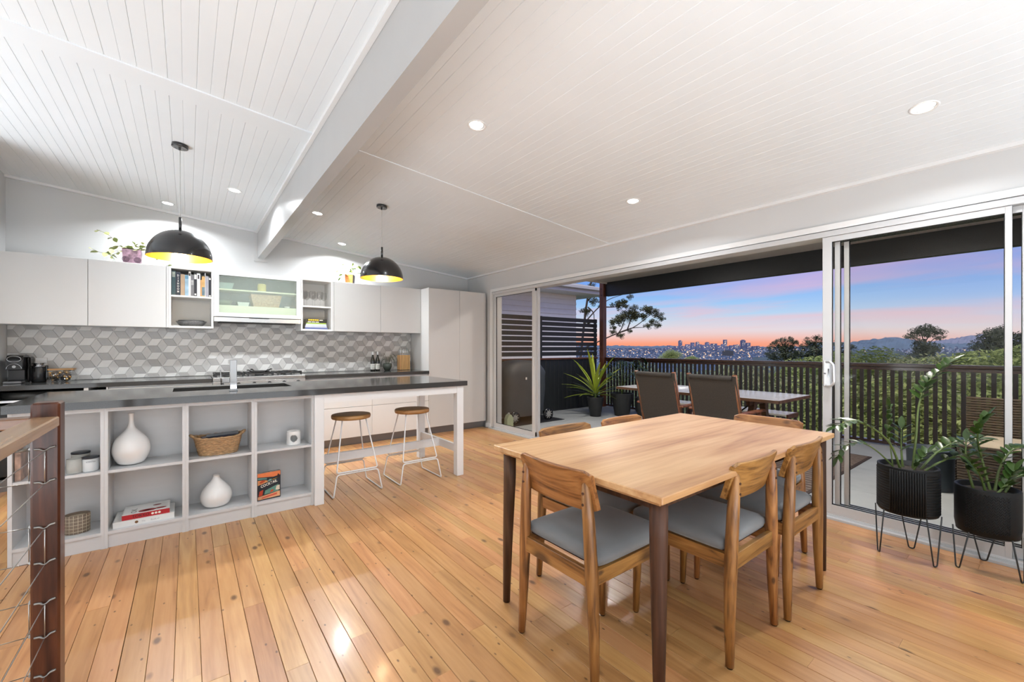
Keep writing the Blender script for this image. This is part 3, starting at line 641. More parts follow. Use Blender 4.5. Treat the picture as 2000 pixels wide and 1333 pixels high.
t = thing('sink', 'stainless steel double bowl sink set under the island top', 'sink', (.3, 4.07, .68))
for (a, b_) in ((HX0 - .01, .27), (.30, HX1 + .01)):
    k = MB().box(a, b_, HY0 - .01, HY0, .69, .857).box(a, b_, HY1, HY1 + .01, .69, .857).box(a, a + .008, HY0, HY1, .69, .857).box(b_ - .008, b_, HY0, HY1, .69, .857).box(a, b_, HY0 - .01, HY1 + .01, .68, .69)
    bo = part('bowl', k, m_steel, t); part('drain', MB().lathe([(.04, .6905), (.035, .693), (0, .691)], 16, ((a + b_) / 2, 4.07, 0)), m_chrome, bo)
t = thing('kitchen_tap', 'tall square chrome mixer tap standing on the island top', 'tap', (.268, 3.72, .903))
part('body', MB().box(.247, .290, 3.70, 3.743, .903, 1.13, b=.002), m_chrome, t); part('base_plate', MB().box(.243, .294, 3.696, 3.747, .903, .912, b=.002), m_chrome, t)
part('spout', MB().box(.252, .285, 3.743, 3.97, 1.098, 1.127, b=.002), m_chrome, t)
lv = part('lever', MB().box(.20, .247, 3.712, 3.732, .965, 1.0, b=.003), m_chrome, t); part('lever_pin', MB().tube([(.196, 3.722, .95), (.19, 3.722, 1.06)], .0035, 8), m_chrome, lv)

# ------------------------------------------------------------------ bar stools
def make_stool(label):
    t = thing('bar_stool', label, 'stool', (0, 0, 0), 'bar stools at the island')
    part('seat', MB().lathe([(.145, .608), (.158, .612), (.162, .622), (.162, .638), (.158, .645), (.14, .647), (0, .645)], 36, sx=1.0, sy=.95), m_stool, t, local=True)
    for s in (-1, 1):
        part('leg_frame', MB().tube(fillet([(-.098, s * .085, .612), (-.168, s * .178, .196), (.168, s * .178, .196), (.098, s * .085, .612)], .02), .0058, 8), m_trim, t, local=True)
    lo = fillet([(-.165, -.192, .178), (-.2, -.205, .006), (-.2, .205, .006), (-.165, .192, .178)], .025)
    part('runner', MB().tube(fillet([(0, -.186, .183), (-.168, -.188, .183), (-.2, -.205, .0058), (-.2, .205, .0058), (-.168, .188, .183), (0, .186, .183)], .022), .0058, 8), m_trim, t, local=True)
    part('runner', MB().tube(fillet([(0, -.186, .183), (.168, -.188, .183), (.2, -.205, .0058), (.2, .205, .0058), (.168, .188, .183), (0, .186, .183)], .022), .0058, 8), m_trim, t, local=True)
    return t
s1 = make_stool('timber topped white wire bar stool on the left, beside the bookcase end'); s1.location = (1.13, 3.765, 0)
dup(s1, (1.69, 3.75, 0), 0, 'timber topped white wire bar stool on the right, near the island leg')

# ------------------------------------------------------------------ pendant lights
def make_pendant(x_, y_, label):
    zt = zc(x_); zr = 1.878
    t = thing('pendant_light', label, 'pendant light', (x_, y_, zr), 'black dome pendants over the island')
    R, Hh = .196, .205
    prof = [(R * math.sin(a) , Hh * math.cos(a)) for a in [i * PI / 2 / 14 for i in range(14, 0, -1)]] + [(.012, Hh)]
    part('shade', MB().lathe([(r, z + zr) for r, z in prof], 40, (x_, y_, 0), cap=False), m_shade, t)
    part('inner_lining', MB().lathe([(r * .985, z * .985 + zr) for r, z in prof], 40, (x_, y_, 0), cap=False), m_gold, t)
    part('stem', MB().tube([(x_, y_, zr + Hh - .004), (x_, y_, zr + Hh + .095)], .0095, 12), m_shade, t)
    part('cord', MB().tube([(x_, y_, zr + Hh + .09), (x_, y_, zt - .03)], .0022, 6), mat('clear_cord', (.45, .45, .44), .3), t)
    Mt = Matrix.Translation((x_, y_, zt)) @ Matrix.Rotation(math.atan(SL), 4, 'Y')
    cp = part('ceiling_canopy', MB().lathe([(.05, 0), (.05, -.022), (.046, -.024)], 28, M=Mt), m_shade, t)
    part('canopy_face', MB().lathe([(.046, -.0245), (0, -.0245)], 28, M=Mt), mat('canopy_steel', (.6, .6, .6), .25, .8), cp)
    part('cord_grip', MB().lathe([(.007, -.0245), (.007, -.04), (.003, -.042)], 12, M=Mt), m_shade, cp)
    sk = part('lamp_socket', MB().tube([(x_, y_, zr + Hh - .005), (x_, y_, zr + .13)], .02, 14), m_shade, t)
    part('bulb', MB().lathe([(.014, .13), (.022, .11), (.040, .075), (.043, .055), (.034, .028), (.018, .014), (0, .011)], 18, (x_, y_, zr)), m_bulb, sk)
    d = bpy.data.lights.new('pendant_lamp', 'POINT'); d.energy = 13; d.color = (1, .76, .46); d.shadow_soft_size = .03
    o = bpy.data.objects.new('pendant_lamp', d); COL.objects.link(o); o.parent = t; o.location = (0, 0, .006)
make_pendant(-.042, 3.938, 'black dome pendant light with gold inside, left of the beam')
make_pendant(1.465, 3.931, 'black dome pendant light with gold inside, right of the beam')
# ------------------------------------------------------------------ things in the bookcase
Z1, Z2 = .1005, .4715
def vase(c, prof, label): tag(solo('vase', MB().lathe(prof, 40, c), m_ceram), label, 'vase', None)
def spline(pts, n=6):
    out = []
    for i in range(len(pts) - 1):
        p0 = pts[max(i - 1, 0)]; p1 = pts[i]; p2 = pts[i + 1]; p3 = pts[min(i + 2, len(pts) - 1)]
        for k in range(n):
            t = k / n; out.append(tuple(.5 * (2 * p1[j] + (p2[j] - p0[j]) * t + (2 * p0[j] - 5 * p1[j] + 4 * p2[j] - p3[j]) * t * t + (3 * p1[j] - p0[j] - 3 * p2[j] + p3[j]) * t ** 3) for j in range(len(p1))))
    out.append(tuple(pts[-1])); return out
vase((-.287, 3.66, Z2), spline([(.034, 0), (.066, .014), (.092, .07), (.094, .115), (.078, .165), (.045, .205), (.022, .235), (.013, .27), (.0125, .31), (.017, .327)], 5) + [(.012, .326), (.009, .30)], 'large round white vase with a tall thin neck')
vase((.163, 3.66, Z1), spline([(.045, 0), (.075, .014), (.094, .06), (.088, .105), (.062, .145), (.036, .175), (.023, .195), (.020, .21), (.024, .218)], 5) + [(.018, .217), (.015, .20)], 'squat white vase with a short neck under the woven basket')
# woven basket
m_weave = mat('water_hyacinth', (.42, .26, .13), .75, nscale=45, namt=.45, stretch=(1, 1, 2.2), bump=.6, bscale=160)
t = thing('woven_basket', 'brown woven oval basket full of magazines', 'basket', (.175, 3.66, Z2)); w = MB(); NR = 10
for i in range(NR):
    f_ = i / (NR - 1); rx = .108 + .028 * f_; ry = .072 + .022 * f_; z_ = Z2 + .0075 + f_ * .112
    pts = []
    for k in range(60):
        a = 2 * PI * k / 60; wob = .0028 * math.sin(k * PI / 1.5 + i * 2.1)
        e = (abs(math.cos(a)) ** 2.6 + abs(math.sin(a)) ** 2.6) ** (-1 / 2.6)
        pts.append((.175 + (rx + wob) * math.cos(a) * e, 3.66 + (ry + wob) * math.sin(a) * e, z_ + .0025 * math.sin(k * PI / 1.5) + (.012 * (abs(math.cos(a)) ** 6) * f_)))
    w.tube(pts + [pts[0]], .0085, 6, cap=False)
w.lathe([(.105, .003), (0, .003)], 24, (.175, 3.66, Z2), sy=.68)
part('woven_body', w, m_weave, t)
for s in (-1, 1): part('handle', MB().tube([(.175 + s * .134, 3.635, Z2 + .126), (.175 + s * .155, 3.645, Z2 + .140), (.175 + s * .160, 3.66, Z2 + .144), (.175 + s * .155, 3.675, Z2 + .140), (.175 + s * .134, 3.685, Z2 + .126)], .0085, 7), m_weave, t)
for i, (a, zz, c, lb) in enumerate(((.05, .100, (.45, .55, .66), 'pale blue magazine lying lowest in the woven basket'), (-.12, .108, (.22, .26, .07), 'olive green magazine in the middle of the basket pile'), (.16, .117, (.05, .03, .045), 'dark plum magazine in the woven basket'), (-.05, .126, (.012, .016, .03), 'navy magazine lying on top in the woven basket'))):
    M_ = Matrix.Translation((.19 + (.01 if i % 2 else -.012), 3.665, Z2 + zz)) @ Matrix.Rotation(a, 4, 'Z') @ Matrix.Rotation(-.05, 4, 'Y')
    tag(solo('magazine', MB().box(-.095, .095, -.058, .058, 0, .007, b=.0015, M=M_), mat('magazine_cover_%d' % i, c, .3, nscale=25, namt=.5)), lb, 'magazine')
# oil burner: ceramic drum with a round opening
b_ = MB(); R = .049; NS, NZ = 40, 14
def drum(R, z0, z1):
    v = [(.655 + R * math.cos(2 * PI * k / NS), 3.64 + R * math.sin(2 * PI * k / NS), z0 + (z1 - z0) * j / NZ) for j in range(NZ + 1) for k in range(NS)]; f = []
    for j in range(NZ):
        for k in range(NS):
            a = 2 * PI * (k + .5) / NS; da = (a - math.radians(262) + PI) % (2 * PI) - PI; dz = z0 + (z1 - z0) * (j + .5) / NZ - (Z2 + .052)
            if (da * R) ** 2 + dz * dz > .027 ** 2: f.append((j * NS + k, j * NS + (k + 1) % NS, (j + 1) * NS + (k + 1) % NS, (j + 1) * NS + k))
    b_.add(v, f, 0, True)
drum(R, Z2 + .002, Z2 + .098); drum(R - .005, Z2 + .006, Z2 + .09)
b_.lathe([(.049, .098), (.044, .105), (.040, .104), (.02, .092), (0, .090)], 40, (.655, 3.64, Z2)); b_.lathe([(.046, 0), (.049, .003)], 40, (.655, 3.64, Z2))
t = thing('oil_burner', 'small white ceramic oil burner with a round opening', 'oil burner', (.655, 3.64, Z2)); part('drum', b_, m_ceram, t); part('tealight', MB().lathe([(.019, .006), (.019, .018), (0, .016)], 16, (.655, 3.64, Z2)), m_alug, t)
# candle jars
m_jar = mat('candle_glass_grey', (.42, .41, .37), .2, nscale=6, namt=.05); m_jarw = mat('candle_glass_white', (.66, .67, .67), .2, nscale=6, namt=.03); m_lid = mat('candle_lid', (.02, .022, .028), .35)
def candle(x_, y_, r_, h_, m_, label, lid=True, txt=None):
    t = thing('candle_jar', label, 'candle', (x_, y_, Z2)); part('jar', MB().lathe([(r_ * .93, 0), (r_, .004), (r_, h_), (r_ - .003, h_), (r_ - .003, h_ * .85), (0, h_ * .83)], 28, (x_, y_, Z2)), m_, t)
    if lid: part('lid', MB().lathe([(r_ + .002, h_), (r_ + .002, h_ + .009), (r_ - .002, h_ + .011), (0, h_ + .011)], 28, (x_, y_, Z2)), m_lid, t)
    if txt: letters(txt, t, m_dark, (x_ + .006, y_ - r_ - .0006, Z2 + h_ * .78), (1, 0.0, 0), (0, 0, 1), width=.042)
candle(-.535, 3.60, .036, .085, m_jar, 'open greenish grey candle jar beside the timber post', False)
candle(-.522, 3.69, .042, .098, m_jar, 'grey candle jar with black lid, behind the other two')
candle(-.468, 3.605, .038, .078, m_jarw, 'white candle jar with black lid and printed label', True, 'SCENTED')
# checked pot
t = thing('checked_pot', 'brown oval pot with a cream check pattern', 'pot', (-.53, 3.64, Z1))
part('body', MB().lathe([(.054, 0), (.056, .003), (.057, .112), (.052, .112), (.050, .01), (0, .008)], 32, (-.53, 3.64, Z1), sy=.8), mat('pot_taupe', (.19, .14, .10), .6), t)
g = MB()
for zz in (.015, .035, .055, .075, .095): g.lathe([(.0566 + zz * .008, zz - .0011), (.0574 + zz * .008, zz), (.0566 + zz * .008, zz + .0011)], 32, (-.53, 3.64, Z1), sy=.8)
for k in range(18):
    a = 2 * PI * k / 18; g.tube([(-.53 + .0565 * math.cos(a), 3.64 + .0452 * math.sin(a), Z1 + .003), (-.53 + .0572 * math.cos(a), 3.64 + .0458 * math.sin(a), Z1 + .111)], .0011, 4)
part('check_lines', g, mat('cream_line', (.62, .54, .40), .5), t)
# books
def book(name_label, x0, x1, y0, y1, z0, z1, cover, pages=(.72, .69, .6), cat='book', spine='y0', group=None, name='book'):
    """closed book; the spine lies on the side named"""
    t = thing(name, name_label, cat, ((x0 + x1) / 2, (y0 + y1) / 2, z0), group)
    e = .0016; th = min(x1 - x0, z1 - z0)
    if (x1 - x0) < (z1 - z0):     # upright, spine towards -y
        part('cover', MB().box(x0, x0 + e, y0, y1, z0, z1).box(x1 - e, x1, y0, y1, z0, z1).box(x0 + e, x1 - e, y0, y0 + e, z0, z1), cover, t)
        part('pages', MB().box(x0 + e, x1 - e, y0 + e, y1 - .004, z0 + .003, z1 - .003), mat_pages, t)
    else:
        part('cover', MB().box(x0, x1, y0, y1, z0, z0 + e).box(x0, x1, y0, y1, z1 - e, z1).box(x0, x1, y0, y0 + e, z0 + e, z1 - e), cover, t)
        part('pages', MB().box(x0 + .003, x1 - .003, y0 + e, y1 - .004, z0 + e, z1 - e), mat_pages, t)
    return t
mat_pages = mat('paper', (.70, .67, .58), .8, nscale=3, namt=.04, stretch=(1, 1, 40))
_cc = {}
def cover(c, var=.05, rough=.35):
    k = (c, var)
    if k not in _cc: _cc[k] = mat('book_cover_%d' % len(_cc), c, rough, nscale=18, namt=var)
    return _cc[k]
m_white = cover((.74, .74, .72)); m_ink = mat('dark_ink', (.02, .015, .015), .5); m_pale = mat('pale_ink', (.80, .78, .70), .5); m_redink = mat('dark_red_ink', (.25, .012, .015), .5)
b1 = book('large white book lying flat under the red book', -.365, -.068, 3.565, 3.79, Z1, Z1 + .036, m_white)
part('emblem', MB().tube([(-.255, 3.5645, Z1 + .018), (-.255, 3.5640, Z1 + .018)], .0085, 16), mat('brown_emblem', (.18, .09, .03), .5), b1)
letters('The', b1, cover((.35, .36, .38)), (-.222, 3.5643, Z1 + .017), (1, 0, 0), (0, 0, 1), height=.008)
letters('Book of', b1, cover((.35, .36, .38)), (-.165, 3.5643, Z1 + .017), (1, 0, 0), (0, 0, 1), height=.009)
b2 = book('red and white travel book lying on the white book', -.325, -.092, 3.575, 3.765, Z1 + .0362, Z1 + .067, m_white)
part('spine_band', MB().box(-.325, -.092, 3.5735, 3.575, Z1 + .0365, Z1 + .0665), cover((.42, .012, .02)), b2)
letters('TOKYO', b2, m_ink, (-.236, 3.5731, Z1 + .052), (1, 0, 0), (0, 0, 1), width=.083, height=.018)
for k in range(3): part('spine_dot', MB().tube([(-.178 + k * .017, 3.5734, Z1 + .052), (-.178 + k * .017, 3.5730, Z1 + .052)], .007, 14), m_pale, b2)
part('cover_patch', MB().lathe([(.045, 0), (.045, .0006), (.02, .0006), (.02, 0)], 28, (-.205, 3.615, Z1 + .0671), sy=.55).lathe([(.03, 0), (.03, .0006), (0, .0006)], 24, (-.14, 3.62, Z1 + .0671), sy=.5).lathe([(.022, 0), (.022, .0006), (0, .0006)], 20, (-.16, 3.70, Z1 + .0671), sy=.5), m_redink, b2)
letters('OK', b2, m_ink, (-.272, 3.64, Z1 + .0676), (0, 1, 0), (-1, 0, 0), width=.085, height=.028)
# cocktail book, standing with its cover to the room
t = thing('book', 'upright cocktail book with an orange and teal cover', 'book', (.48, 3.60, Z1)); Rz = Matrix.Translation((.402, 3.566, Z1)) @ Matrix.Rotation(.10, 4, 'Z')
ORG[t.name] = Vector((.48, 3.60, Z1))
part('cover', MB().box(0, .155, 0, .0018, 0, .20, M=Rz).box(0, .155, .022, .0238, 0, .20, M=Rz).box(0, .0018, .0018, .022, 0, .20, M=Rz), cover((.012, .02, .03)), t)
part('pages', MB().box(.0018, .151, .0018, .022, .003, .197, M=Rz), mat_pages, t)
def patch(poly, c, lift): part('cover_art', MB().prism([(p[0] * .155, p[1] * .20) for p in poly], 1, -.0001 - lift, -.0006 - lift, M=Rz), cover(c, .15), t)
patch([(.02, .99), (.99, .99), (.99, .84), (.7, .80), (.02, .86)], (.72, .20, .07), 0); patch([(.03, .84), (.4, .80), (.42, .74), (.03, .77)], (.10, .22, .20), .0004); patch([(.03, .56), (.03, .74), (.35, .72), (.62, .64), (.35, .60)], (.62, .28, .11), 0)
patch([(.08, .66), (.2, .73), (.36, .71), (.3, .66), (.16, .62)], (.45, .06, .02), .0005); patch([(.42, .66), (.52, .74), (.62, .73), (.6, .66)], (.16, .32, .28), .0005); patch([(.64, .71), (.88, .74), (.84, .66), (.68, .63)], (.70, .42, .03), .0005); patch([(.86, .84), (.9, .9), (.94, .84), (.97, .7), (.86, .7)], (.03, .012, .012), .0006)
patch([(.03, .40), (.03, .56), (.97, .76), (.97, .58)], (.014, .022, .035), .0007)
patch([(.3, .20), (.34, .34), (.9, .50), (.9, .24)], (.12, .27, .22), 0); patch([(.06, .16), (.10, .34), (.26, .38), (.22, .18)], (.45, .05, .02), .0004); patch([(.54, .24), (.58, .32), (.68, .34), (.68, .26)], (.55, .07, .03), .0004); patch([(.78, .3), (.82, .44), (.96, .46), (.96, .28)], (.70, .62, .5), .0004)
patch([(.03, .03), (.03, .14), (.97, .24), (.97, .05)], (.66, .34, .18), .0003); patch([(.18, .06), (.2, .11), (.84, .19), (.84, .12)], (.60, .10, .06), .0005)
o_ = Rz @ Vector((.5 * .155, -.0016, .575 * .20)); r_ = (Rz.to_3x3() @ Vector((1, 0, .26))).normalized(); u_ = Vector((-.18, 0, 1)).normalized()
letters('COCKTAIL', t, m_pale, o_, r_, u_, width=.112, height=.020, bold=True)
tag(book('tall thin book with a multicoloured spine at the left end of the bookcase', -.765, -.742, 3.56, 3.72, Z2, Z2 + .16, cover((.35, .22, .16), .8)), None, None)

# ------------------------------------------------------------------ cookbooks on the open wall shelf
def bx(z): return -.135 + (z - 133) / 757 * .343
cb = [((140, 213), .256, (.02, .06, .07), 'dark teal cookbook, leftmost in the row on the wall shelf'), ((218, 303), .250, (.012, .02, .035), 'navy cookbook with large stacked white letters on its spine'), ((305, 382), .226, (.42, .30, .19), 'plain tan cookbook on the wall shelf'),
      ((385, 452), .222, (.28, .42, .52), 'light blue mottled cookbook on the wall shelf'), ((453, 495), .262, (.72, .71, .67), 'tall cream cookbook right of the light blue one'), ((497, 553), .230, (.16, .16, .17), 'charcoal grey cookbook on the wall shelf'),
      ((555, 609), .250, (.012, .014, .022), 'black cookbook with a white block near its top'), ((612, 674), .250, (.66, .67, .68), 'wide white cookbook right of the black one'), ((675, 704), .182, (.60, .32, .12), 'short orange cookbook, the lowest in the row'),
      ((706, 764), .222, (.60, .36, .13), 'orange cookbook with a blue lower spine'), ((766, 777), .260, (.70, .70, .68), 'very thin tall white cookbook'), ((779, 836), .226, (.34, .33, .37), 'lilac grey cookbook, second from the right'), ((839, 885), .212, (.012, .010, .016), 'black cookbook at the right end of the row')]
bk = []
for i, ((a, b), h, c, lb) in enumerate(cb): bk.append(book(lb, bx(a), bx(b), 5.685, 5.88, 1.7765, 1.7765 + h, cover(c, .30 if i in (3, 9) else .08), group='cookbooks on the wall shelf'))
letters('D\nI\nS\nH\nO\nO\nM', bk[1], m_pale, ((bx(218) + bx(303)) / 2, 5.6845, 1.7765 + .125), (1, 0, 0), (0, 0, 1), width=.017, height=.19, bold=True)
def mark(b, z0, z1, h0, h1, m_): part('spine_label', MB().box(bx(z0), bx(z1), 5.6842, 5.6849, 1.7765 + h0, 1.7765 + h1), m_, b)
mark(bk[6], 560, 603, .185, .235, m_pale); mark(bk[9], 708, 762, .012, .105, cover((.10, .16, .2), .5)); mark(bk[0], 150, 205, .19, .245, cover((.30, .34, .30), .6)); mark(bk[3], 388, 450, .18, .215, cover((.1, .25, .36), .2)); mark(bk[7], 628, 655, .19, .235, m_ink); mark(bk[4], 460, 488, .215, .245, m_ink); mark(bk[5], 503, 548, .12, .17, cover((.5, .5, .5), .6)); mark(bk[12], 845, 880, .19, .208, m_pale); mark(bk[12], 845, 880, .008, .02, m_pale); mark(bk[6], 565, 598, .012, .03, m_pale)
m_spk = mat('speckled_bowl', (.10, .10, .10), .35, nscale=140, namt=.95)
tag(solo('serving_bowl', MB().lathe([(.08, 0), (.105, .012), (.138, .055), (.134, .056), (.10, .018), (0, .012)], 36, (.035, 5.80, 1.4535)), m_spk), 'large speckled black bowl on the lower wall shelf', 'bowl')
tag(solo('serving_bowl', MB().lathe([(.07, .018), (.09, .024), (.118, .064), (.114, .065), (.086, .03), (0, .024)], 36, (.035, 5.80, 1.4535)), m_iron), 'plain black bowl nested inside the speckled bowl', 'bowl')
# wine glasses
m_wine = glass_pane('wine_glass', (.96, .96, .96), 1.45)
gp = [(.032, 0), (.032, .0015), (.006, .004), (.0035, .012), (.0035, .075), (.008, .082), (.03, .10), (.038, .13), (.036, .165), (.031, .19), (.0298, .19), (.0348, .165), (.0366, .13), (.0285, .102), (.006, .086), (0, .085)]
first = None
for i, (x_, y_, lb) in enumerate(((1.150, 5.72, 'wine glass at the left end of the front row'), (1.243, 5.715, 'wine glass in the middle of the front row'), (1.335, 5.73, 'wine glass at the right of the front row'), (1.395, 5.80, 'wine glass nearest the right side of the shelf'), (1.20, 5.83, 'wine glass behind, left of the middle'), (1.295, 5.83, 'wine glass behind, right of the middle'))):
    o = solo('wine_glass', MB().lathe(gp, 24, (x_, y_, 1.7422), cap=False), m_wine) if first is None else first.copy()
    if first is None: first = o
    else: COL.objects.link(o)
    o.location = (x_, y_, 1.7422); tag(o, 'clear stemmed ' + lb, 'wine glass', 'wine glasses on the wall shelf')
zz = 1.4535
for i, (xa, xb, th, c, lb) in enumerate(((1.150, 1.412, .022, (.10, .13, .30), 'blue book at the bottom of the pile beside the hood'), (1.150, 1.402, .021, (.46, .48, .55), 'pale grey book second from the bottom beside the hood'), (1.158, 1.398, .021, (.50, .56, .62), 'pale blue book in the middle of the pile beside the hood'), (1.165, 1.393, .014, (.34, .50, .06), 'thin lime green book in the pile beside the hood'), (1.168, 1.40, .022, (.014, .014, .014), 'black book with pale title under the top book'), (1.17, 1.40, .026, (.018, .017, .012), 'black book with yellow title blocks on top of the pile'))):
    b = book(lb, xa, xb, 5.675, 5.87, zz, zz + th, cover(c), group='book pile on the wall shelf')
    if i == 5:
        for k in range(5): part('title_block', MB().box(xa + .015 + k * .025, xa + .036 + k * .025, 5.6742, 5.6749, zz + .004, zz + .022), cover((.72, .50, .03)), b)
        part('title_block', MB().box(xb - .085, xb - .045, 5.6742, 5.6749, zz + .008, zz + .017), m_pale, b)
    if i == 4:
        for k in range(3): part('title_block', MB().box(xa + .012 + k * .045, xa + .05 + k * .045, 5.6742, 5.6749, zz + .006, zz + .015), m_pale, b)
    zz += th + .0003

# ------------------------------------------------------------------ things on the back bench
BZ = .9005
t = thing('coffee_machine', 'black capsule coffee machine with chrome rings', 'coffee machine', (-1.235, 5.82, BZ))
pf = [(5.70, 0), (5.97, 0), (5.97, .20), (5.94, .245), (5.85, .258), (5.77, .25), (5.735, .21), (5.735, .125), (5.80, .115), (5.80, .03), (5.70, .022)]
part('body', MB().prism([(y, BZ + z) for y, z in pf], 0, -1.285, -1.185), m_black, t)
def ring(cx, cz, y, rx, rz, r, a0=0, a1=2 * PI, n=28): return MB().tube([(cx + rx * math.cos(a0 + (a1 - a0) * k / n), y, cz + rz * math.sin(a0 + (a1 - a0) * k / n)) for k in range(n + 1)], r, 6, cap=True)
part('chrome_ring', ring(-1.235, BZ + .218, 5.733, .042, .026, .003), m_chrome, t); part('chrome_arch', ring(-1.235, BZ + .128, 5.731, .046, .048, .003, 0, PI), m_chrome, t)
part('spout_plate', MB().tube([(-1.235, 5.734, BZ + .15), (-1.235, 5.730, BZ + .15)], .012, 16), m_chrome, t); part('drip_tray', MB().box(-1.29, -1.18, 5.68, 5.80, BZ + .0, BZ + .02, b=.004).box(-1.25, -1.22, 5.678, 5.681, BZ + .006, BZ + .014), m_kick, t)
part('water_tank', MB().box(-1.18, -1.155, 5.83, 5.96, BZ + .01, BZ + .235, b=.008), glass_pane('smoky_tank', (.25, .25, .26), 1.45), t)
t = thing('milk_frother', 'black cylindrical milk frother beside the coffee machine', 'milk frother', (-1.105, 5.85, BZ))
part('jug', MB().lathe([(.045, 0), (.048, .006), (.048, .135), (.044, .14)], 28, (-1.105, 5.85, BZ)), m_black, t); part('lid', MB().lathe([(.049, .14), (.049, .147), (.036, .15), (.034, .172), (.047, .174), (.047, .178), (0, .178)], 28, (-1.105, 5.85, BZ)), m_chrome, t); part('handle', MB().box(-1.062, -1.045, 5.835, 5.865, BZ + .02, BZ + .155, b=.005), m_black, t)
t = thing('capsule_jar', 'glass jar with wooden lid full of coffee capsules', 'jar', (-.955, 5.86, BZ))
gj = glass_pane('jar_glass', (.96, .97, .97), 1.45)
part('jar', MB().prism([(-1.045, BZ), (-.865, BZ), (-.86, BZ + .02), (-.86, BZ + .09), (-.88, BZ + .105), (-1.03, BZ + .105), (-1.05, BZ + .09), (-1.05, BZ + .02)], 1, 5.92, 5.80), gj, t)
part('lid', MB().box(-1.045, -.868, 5.803, 5.917, BZ + .105, BZ + .122, b=.004), m_stool, t)
rc = random.Random(9); pm = {}
for nm, c in (('gold', (.45, .27, .10)), ('brown', (.10, .05, .03)), ('silver', (.62, .66, .70)), ('black', (.02, .02, .022))): pm[nm] = mat('capsule_' + nm, c, .25, .8)
pods = {k: MB().lathe([(.0075, 0), (.011, .004), (.0125, .019), (.0165, .021), (.0165, .0225), (0, .0225)], 10).mesh('capsule', pm[k]) for k in pm}
for i in range(44):
    k = rc.choice(('gold', 'gold', 'brown', 'silver', 'black', 'gold')); o = bpy.data.objects.new('coffee_capsule', pods[k]); COL.objects.link(o)
    o.location = (rc.uniform(-1.025, -.885), rc.choice((5.822, 5.822, 5.85, 5.885)), BZ + .019 + .0215 * (i % 4) + rc.uniform(-.002, .002)); o.rotation_euler = (rc.uniform(1.0, 2.2), rc.uniform(-.6, .6), rc.uniform(-1.0, 1.0))
    tag(o, {'gold': 'gold foil coffee capsule in the glass jar', 'brown': 'dark brown coffee capsule in the glass jar', 'silver': 'silver coffee capsule in the glass jar', 'black': 'black coffee capsule in the glass jar'}[k], 'capsule', k + ' capsules in the glass jar')
m_bot = mat('dark_bottle_glass', (.012, .012, .009), .06, coat=.5); m_lab = mat('bottle_label', (.72, .72, .68), .6, nscale=4, namt=.02)
bp_ = [(.030, 0), (.032, .004), (.032, .115), (.030, .14), (.018, .185), (.0125, .205), (.0125, .222)]
for x_, lb in ((2.060, 'left of the two dark bottles on the right bench'), (2.130, 'right of the two dark bottles on the right bench')):
    t = thing('bottle', lb, 'bottle', (x_, 5.88, BZ), 'dark bottles on the bench'); part('glass', MB().lathe(bp_, 24, (x_, 5.88, BZ)), m_bot, t); part('paper_label', MB().lathe([(.0325, .018), (.0328, .019), (.0328, .096), (.0325, .097)], 24, (x_, 5.88, BZ)), m_lab, t)
    part('cap', MB().lathe([(.0125, .222), (.013, .225), (.012, .255), (.005, .27), (0, .272)], 16, (x_, 5.88, BZ)), m_trim, t)
    pr = MB()
    for k in range(2):
        for q in range(3): pr.box(x_ - .02 + k * .021, x_ - .003 + k * .021, 5.8462, 5.8470, BZ + .03 + q * .02, BZ + .036 + q * .02)
    part('label_print', pr, mat('label_print_grey', (.25, .25, .22), .6), t)
def leaf_mesh(L, Wd, mt, name='leaf', n=5, curve=.15, fold=.12):
    v = []; f = []
    for i in range(n + 1):
        t_ = i / n; w = Wd * .5 * math.sin(PI * min(1, t_ * .92 + .06)) ** .8; z = -curve * L * t_ * t_
        v += [(L * t_, -w, z + fold * w), (L * t_, 0, z), (L * t_, w, z + fold * w)]
    for i in range(n): k = i * 3; f += [(k, k + 1, k + 4, k + 3), (k + 1, k + 2, k + 5, k + 4)]
    m_ = MB().add(v, f, 0, True); return m_.mesh(name, mt)
def orient(p, d, roll=0.0, up=(0, 0, 1)):
    d = Vector(d).normalized(); u = Vector(up); s = u.cross(d)
    if s.length < 1e-4: s = Vector((1, 0, 0))
    s.normalize(); u = d.cross(s); M3 = Matrix((d, s, u)).transposed().to_4x4()
    return Matrix.Translation(p) @ M3 @ Matrix.Rotation(roll, 4, 'X')
def leaf(parent, me, p, d, roll=0, s=1.0, name='leaf'):
    o = bpy.data.objects.new(name, me); COL.objects.link(o); o.parent = parent
    o.matrix_local = Matrix.Translation(-ORG[parent.name]) @ orient(p, d, roll) @ Matrix.Scale(s, 4); return o
def leafmat(name, c, c2=None, rough=.35):
    m, nt, b, out = new_mat(name); N = nt.nodes; L = nt.links; setp(b, rough=rough, col=c, spec=.5)
    oi = N.new('ShaderNodeObjectInfo'); mx = N.new('ShaderNodeMixRGB'); tc = N.new('ShaderNodeTexCoord'); nz = N.new('ShaderNodeTexNoise'); nz.inputs['Scale'].default_value = 40; L.new(tc.outputs['Object'], nz.inputs[0])
    ad = N.new('ShaderNodeMath'); ad.operation = 'MULTIPLY_ADD'; ad.inputs[1].default_value = .5; L.new(nz.outputs['Fac'], ad.inputs[0]); mu = N.new('ShaderNodeMath'); mu.operation = 'MULTIPLY'; mu.inputs[1].default_value = .5; L.new(oi.outputs['Random'], mu.inputs[0]); L.new(mu.outputs[0], ad.inputs[2])
    L.new(ad.outputs[0], mx.inputs[0]); mx.inputs[1].default_value = tuple(c) + (1,); mx.inputs[2].default_value = tuple(c2 or c) + (1,); L.new(mx.outputs[0], b.inputs['Base Color']); return m
t = thing('spider_plant', 'dark trailing plant in a small glass bowl beside the knife block', 'plant', (2.255, 5.84, BZ))
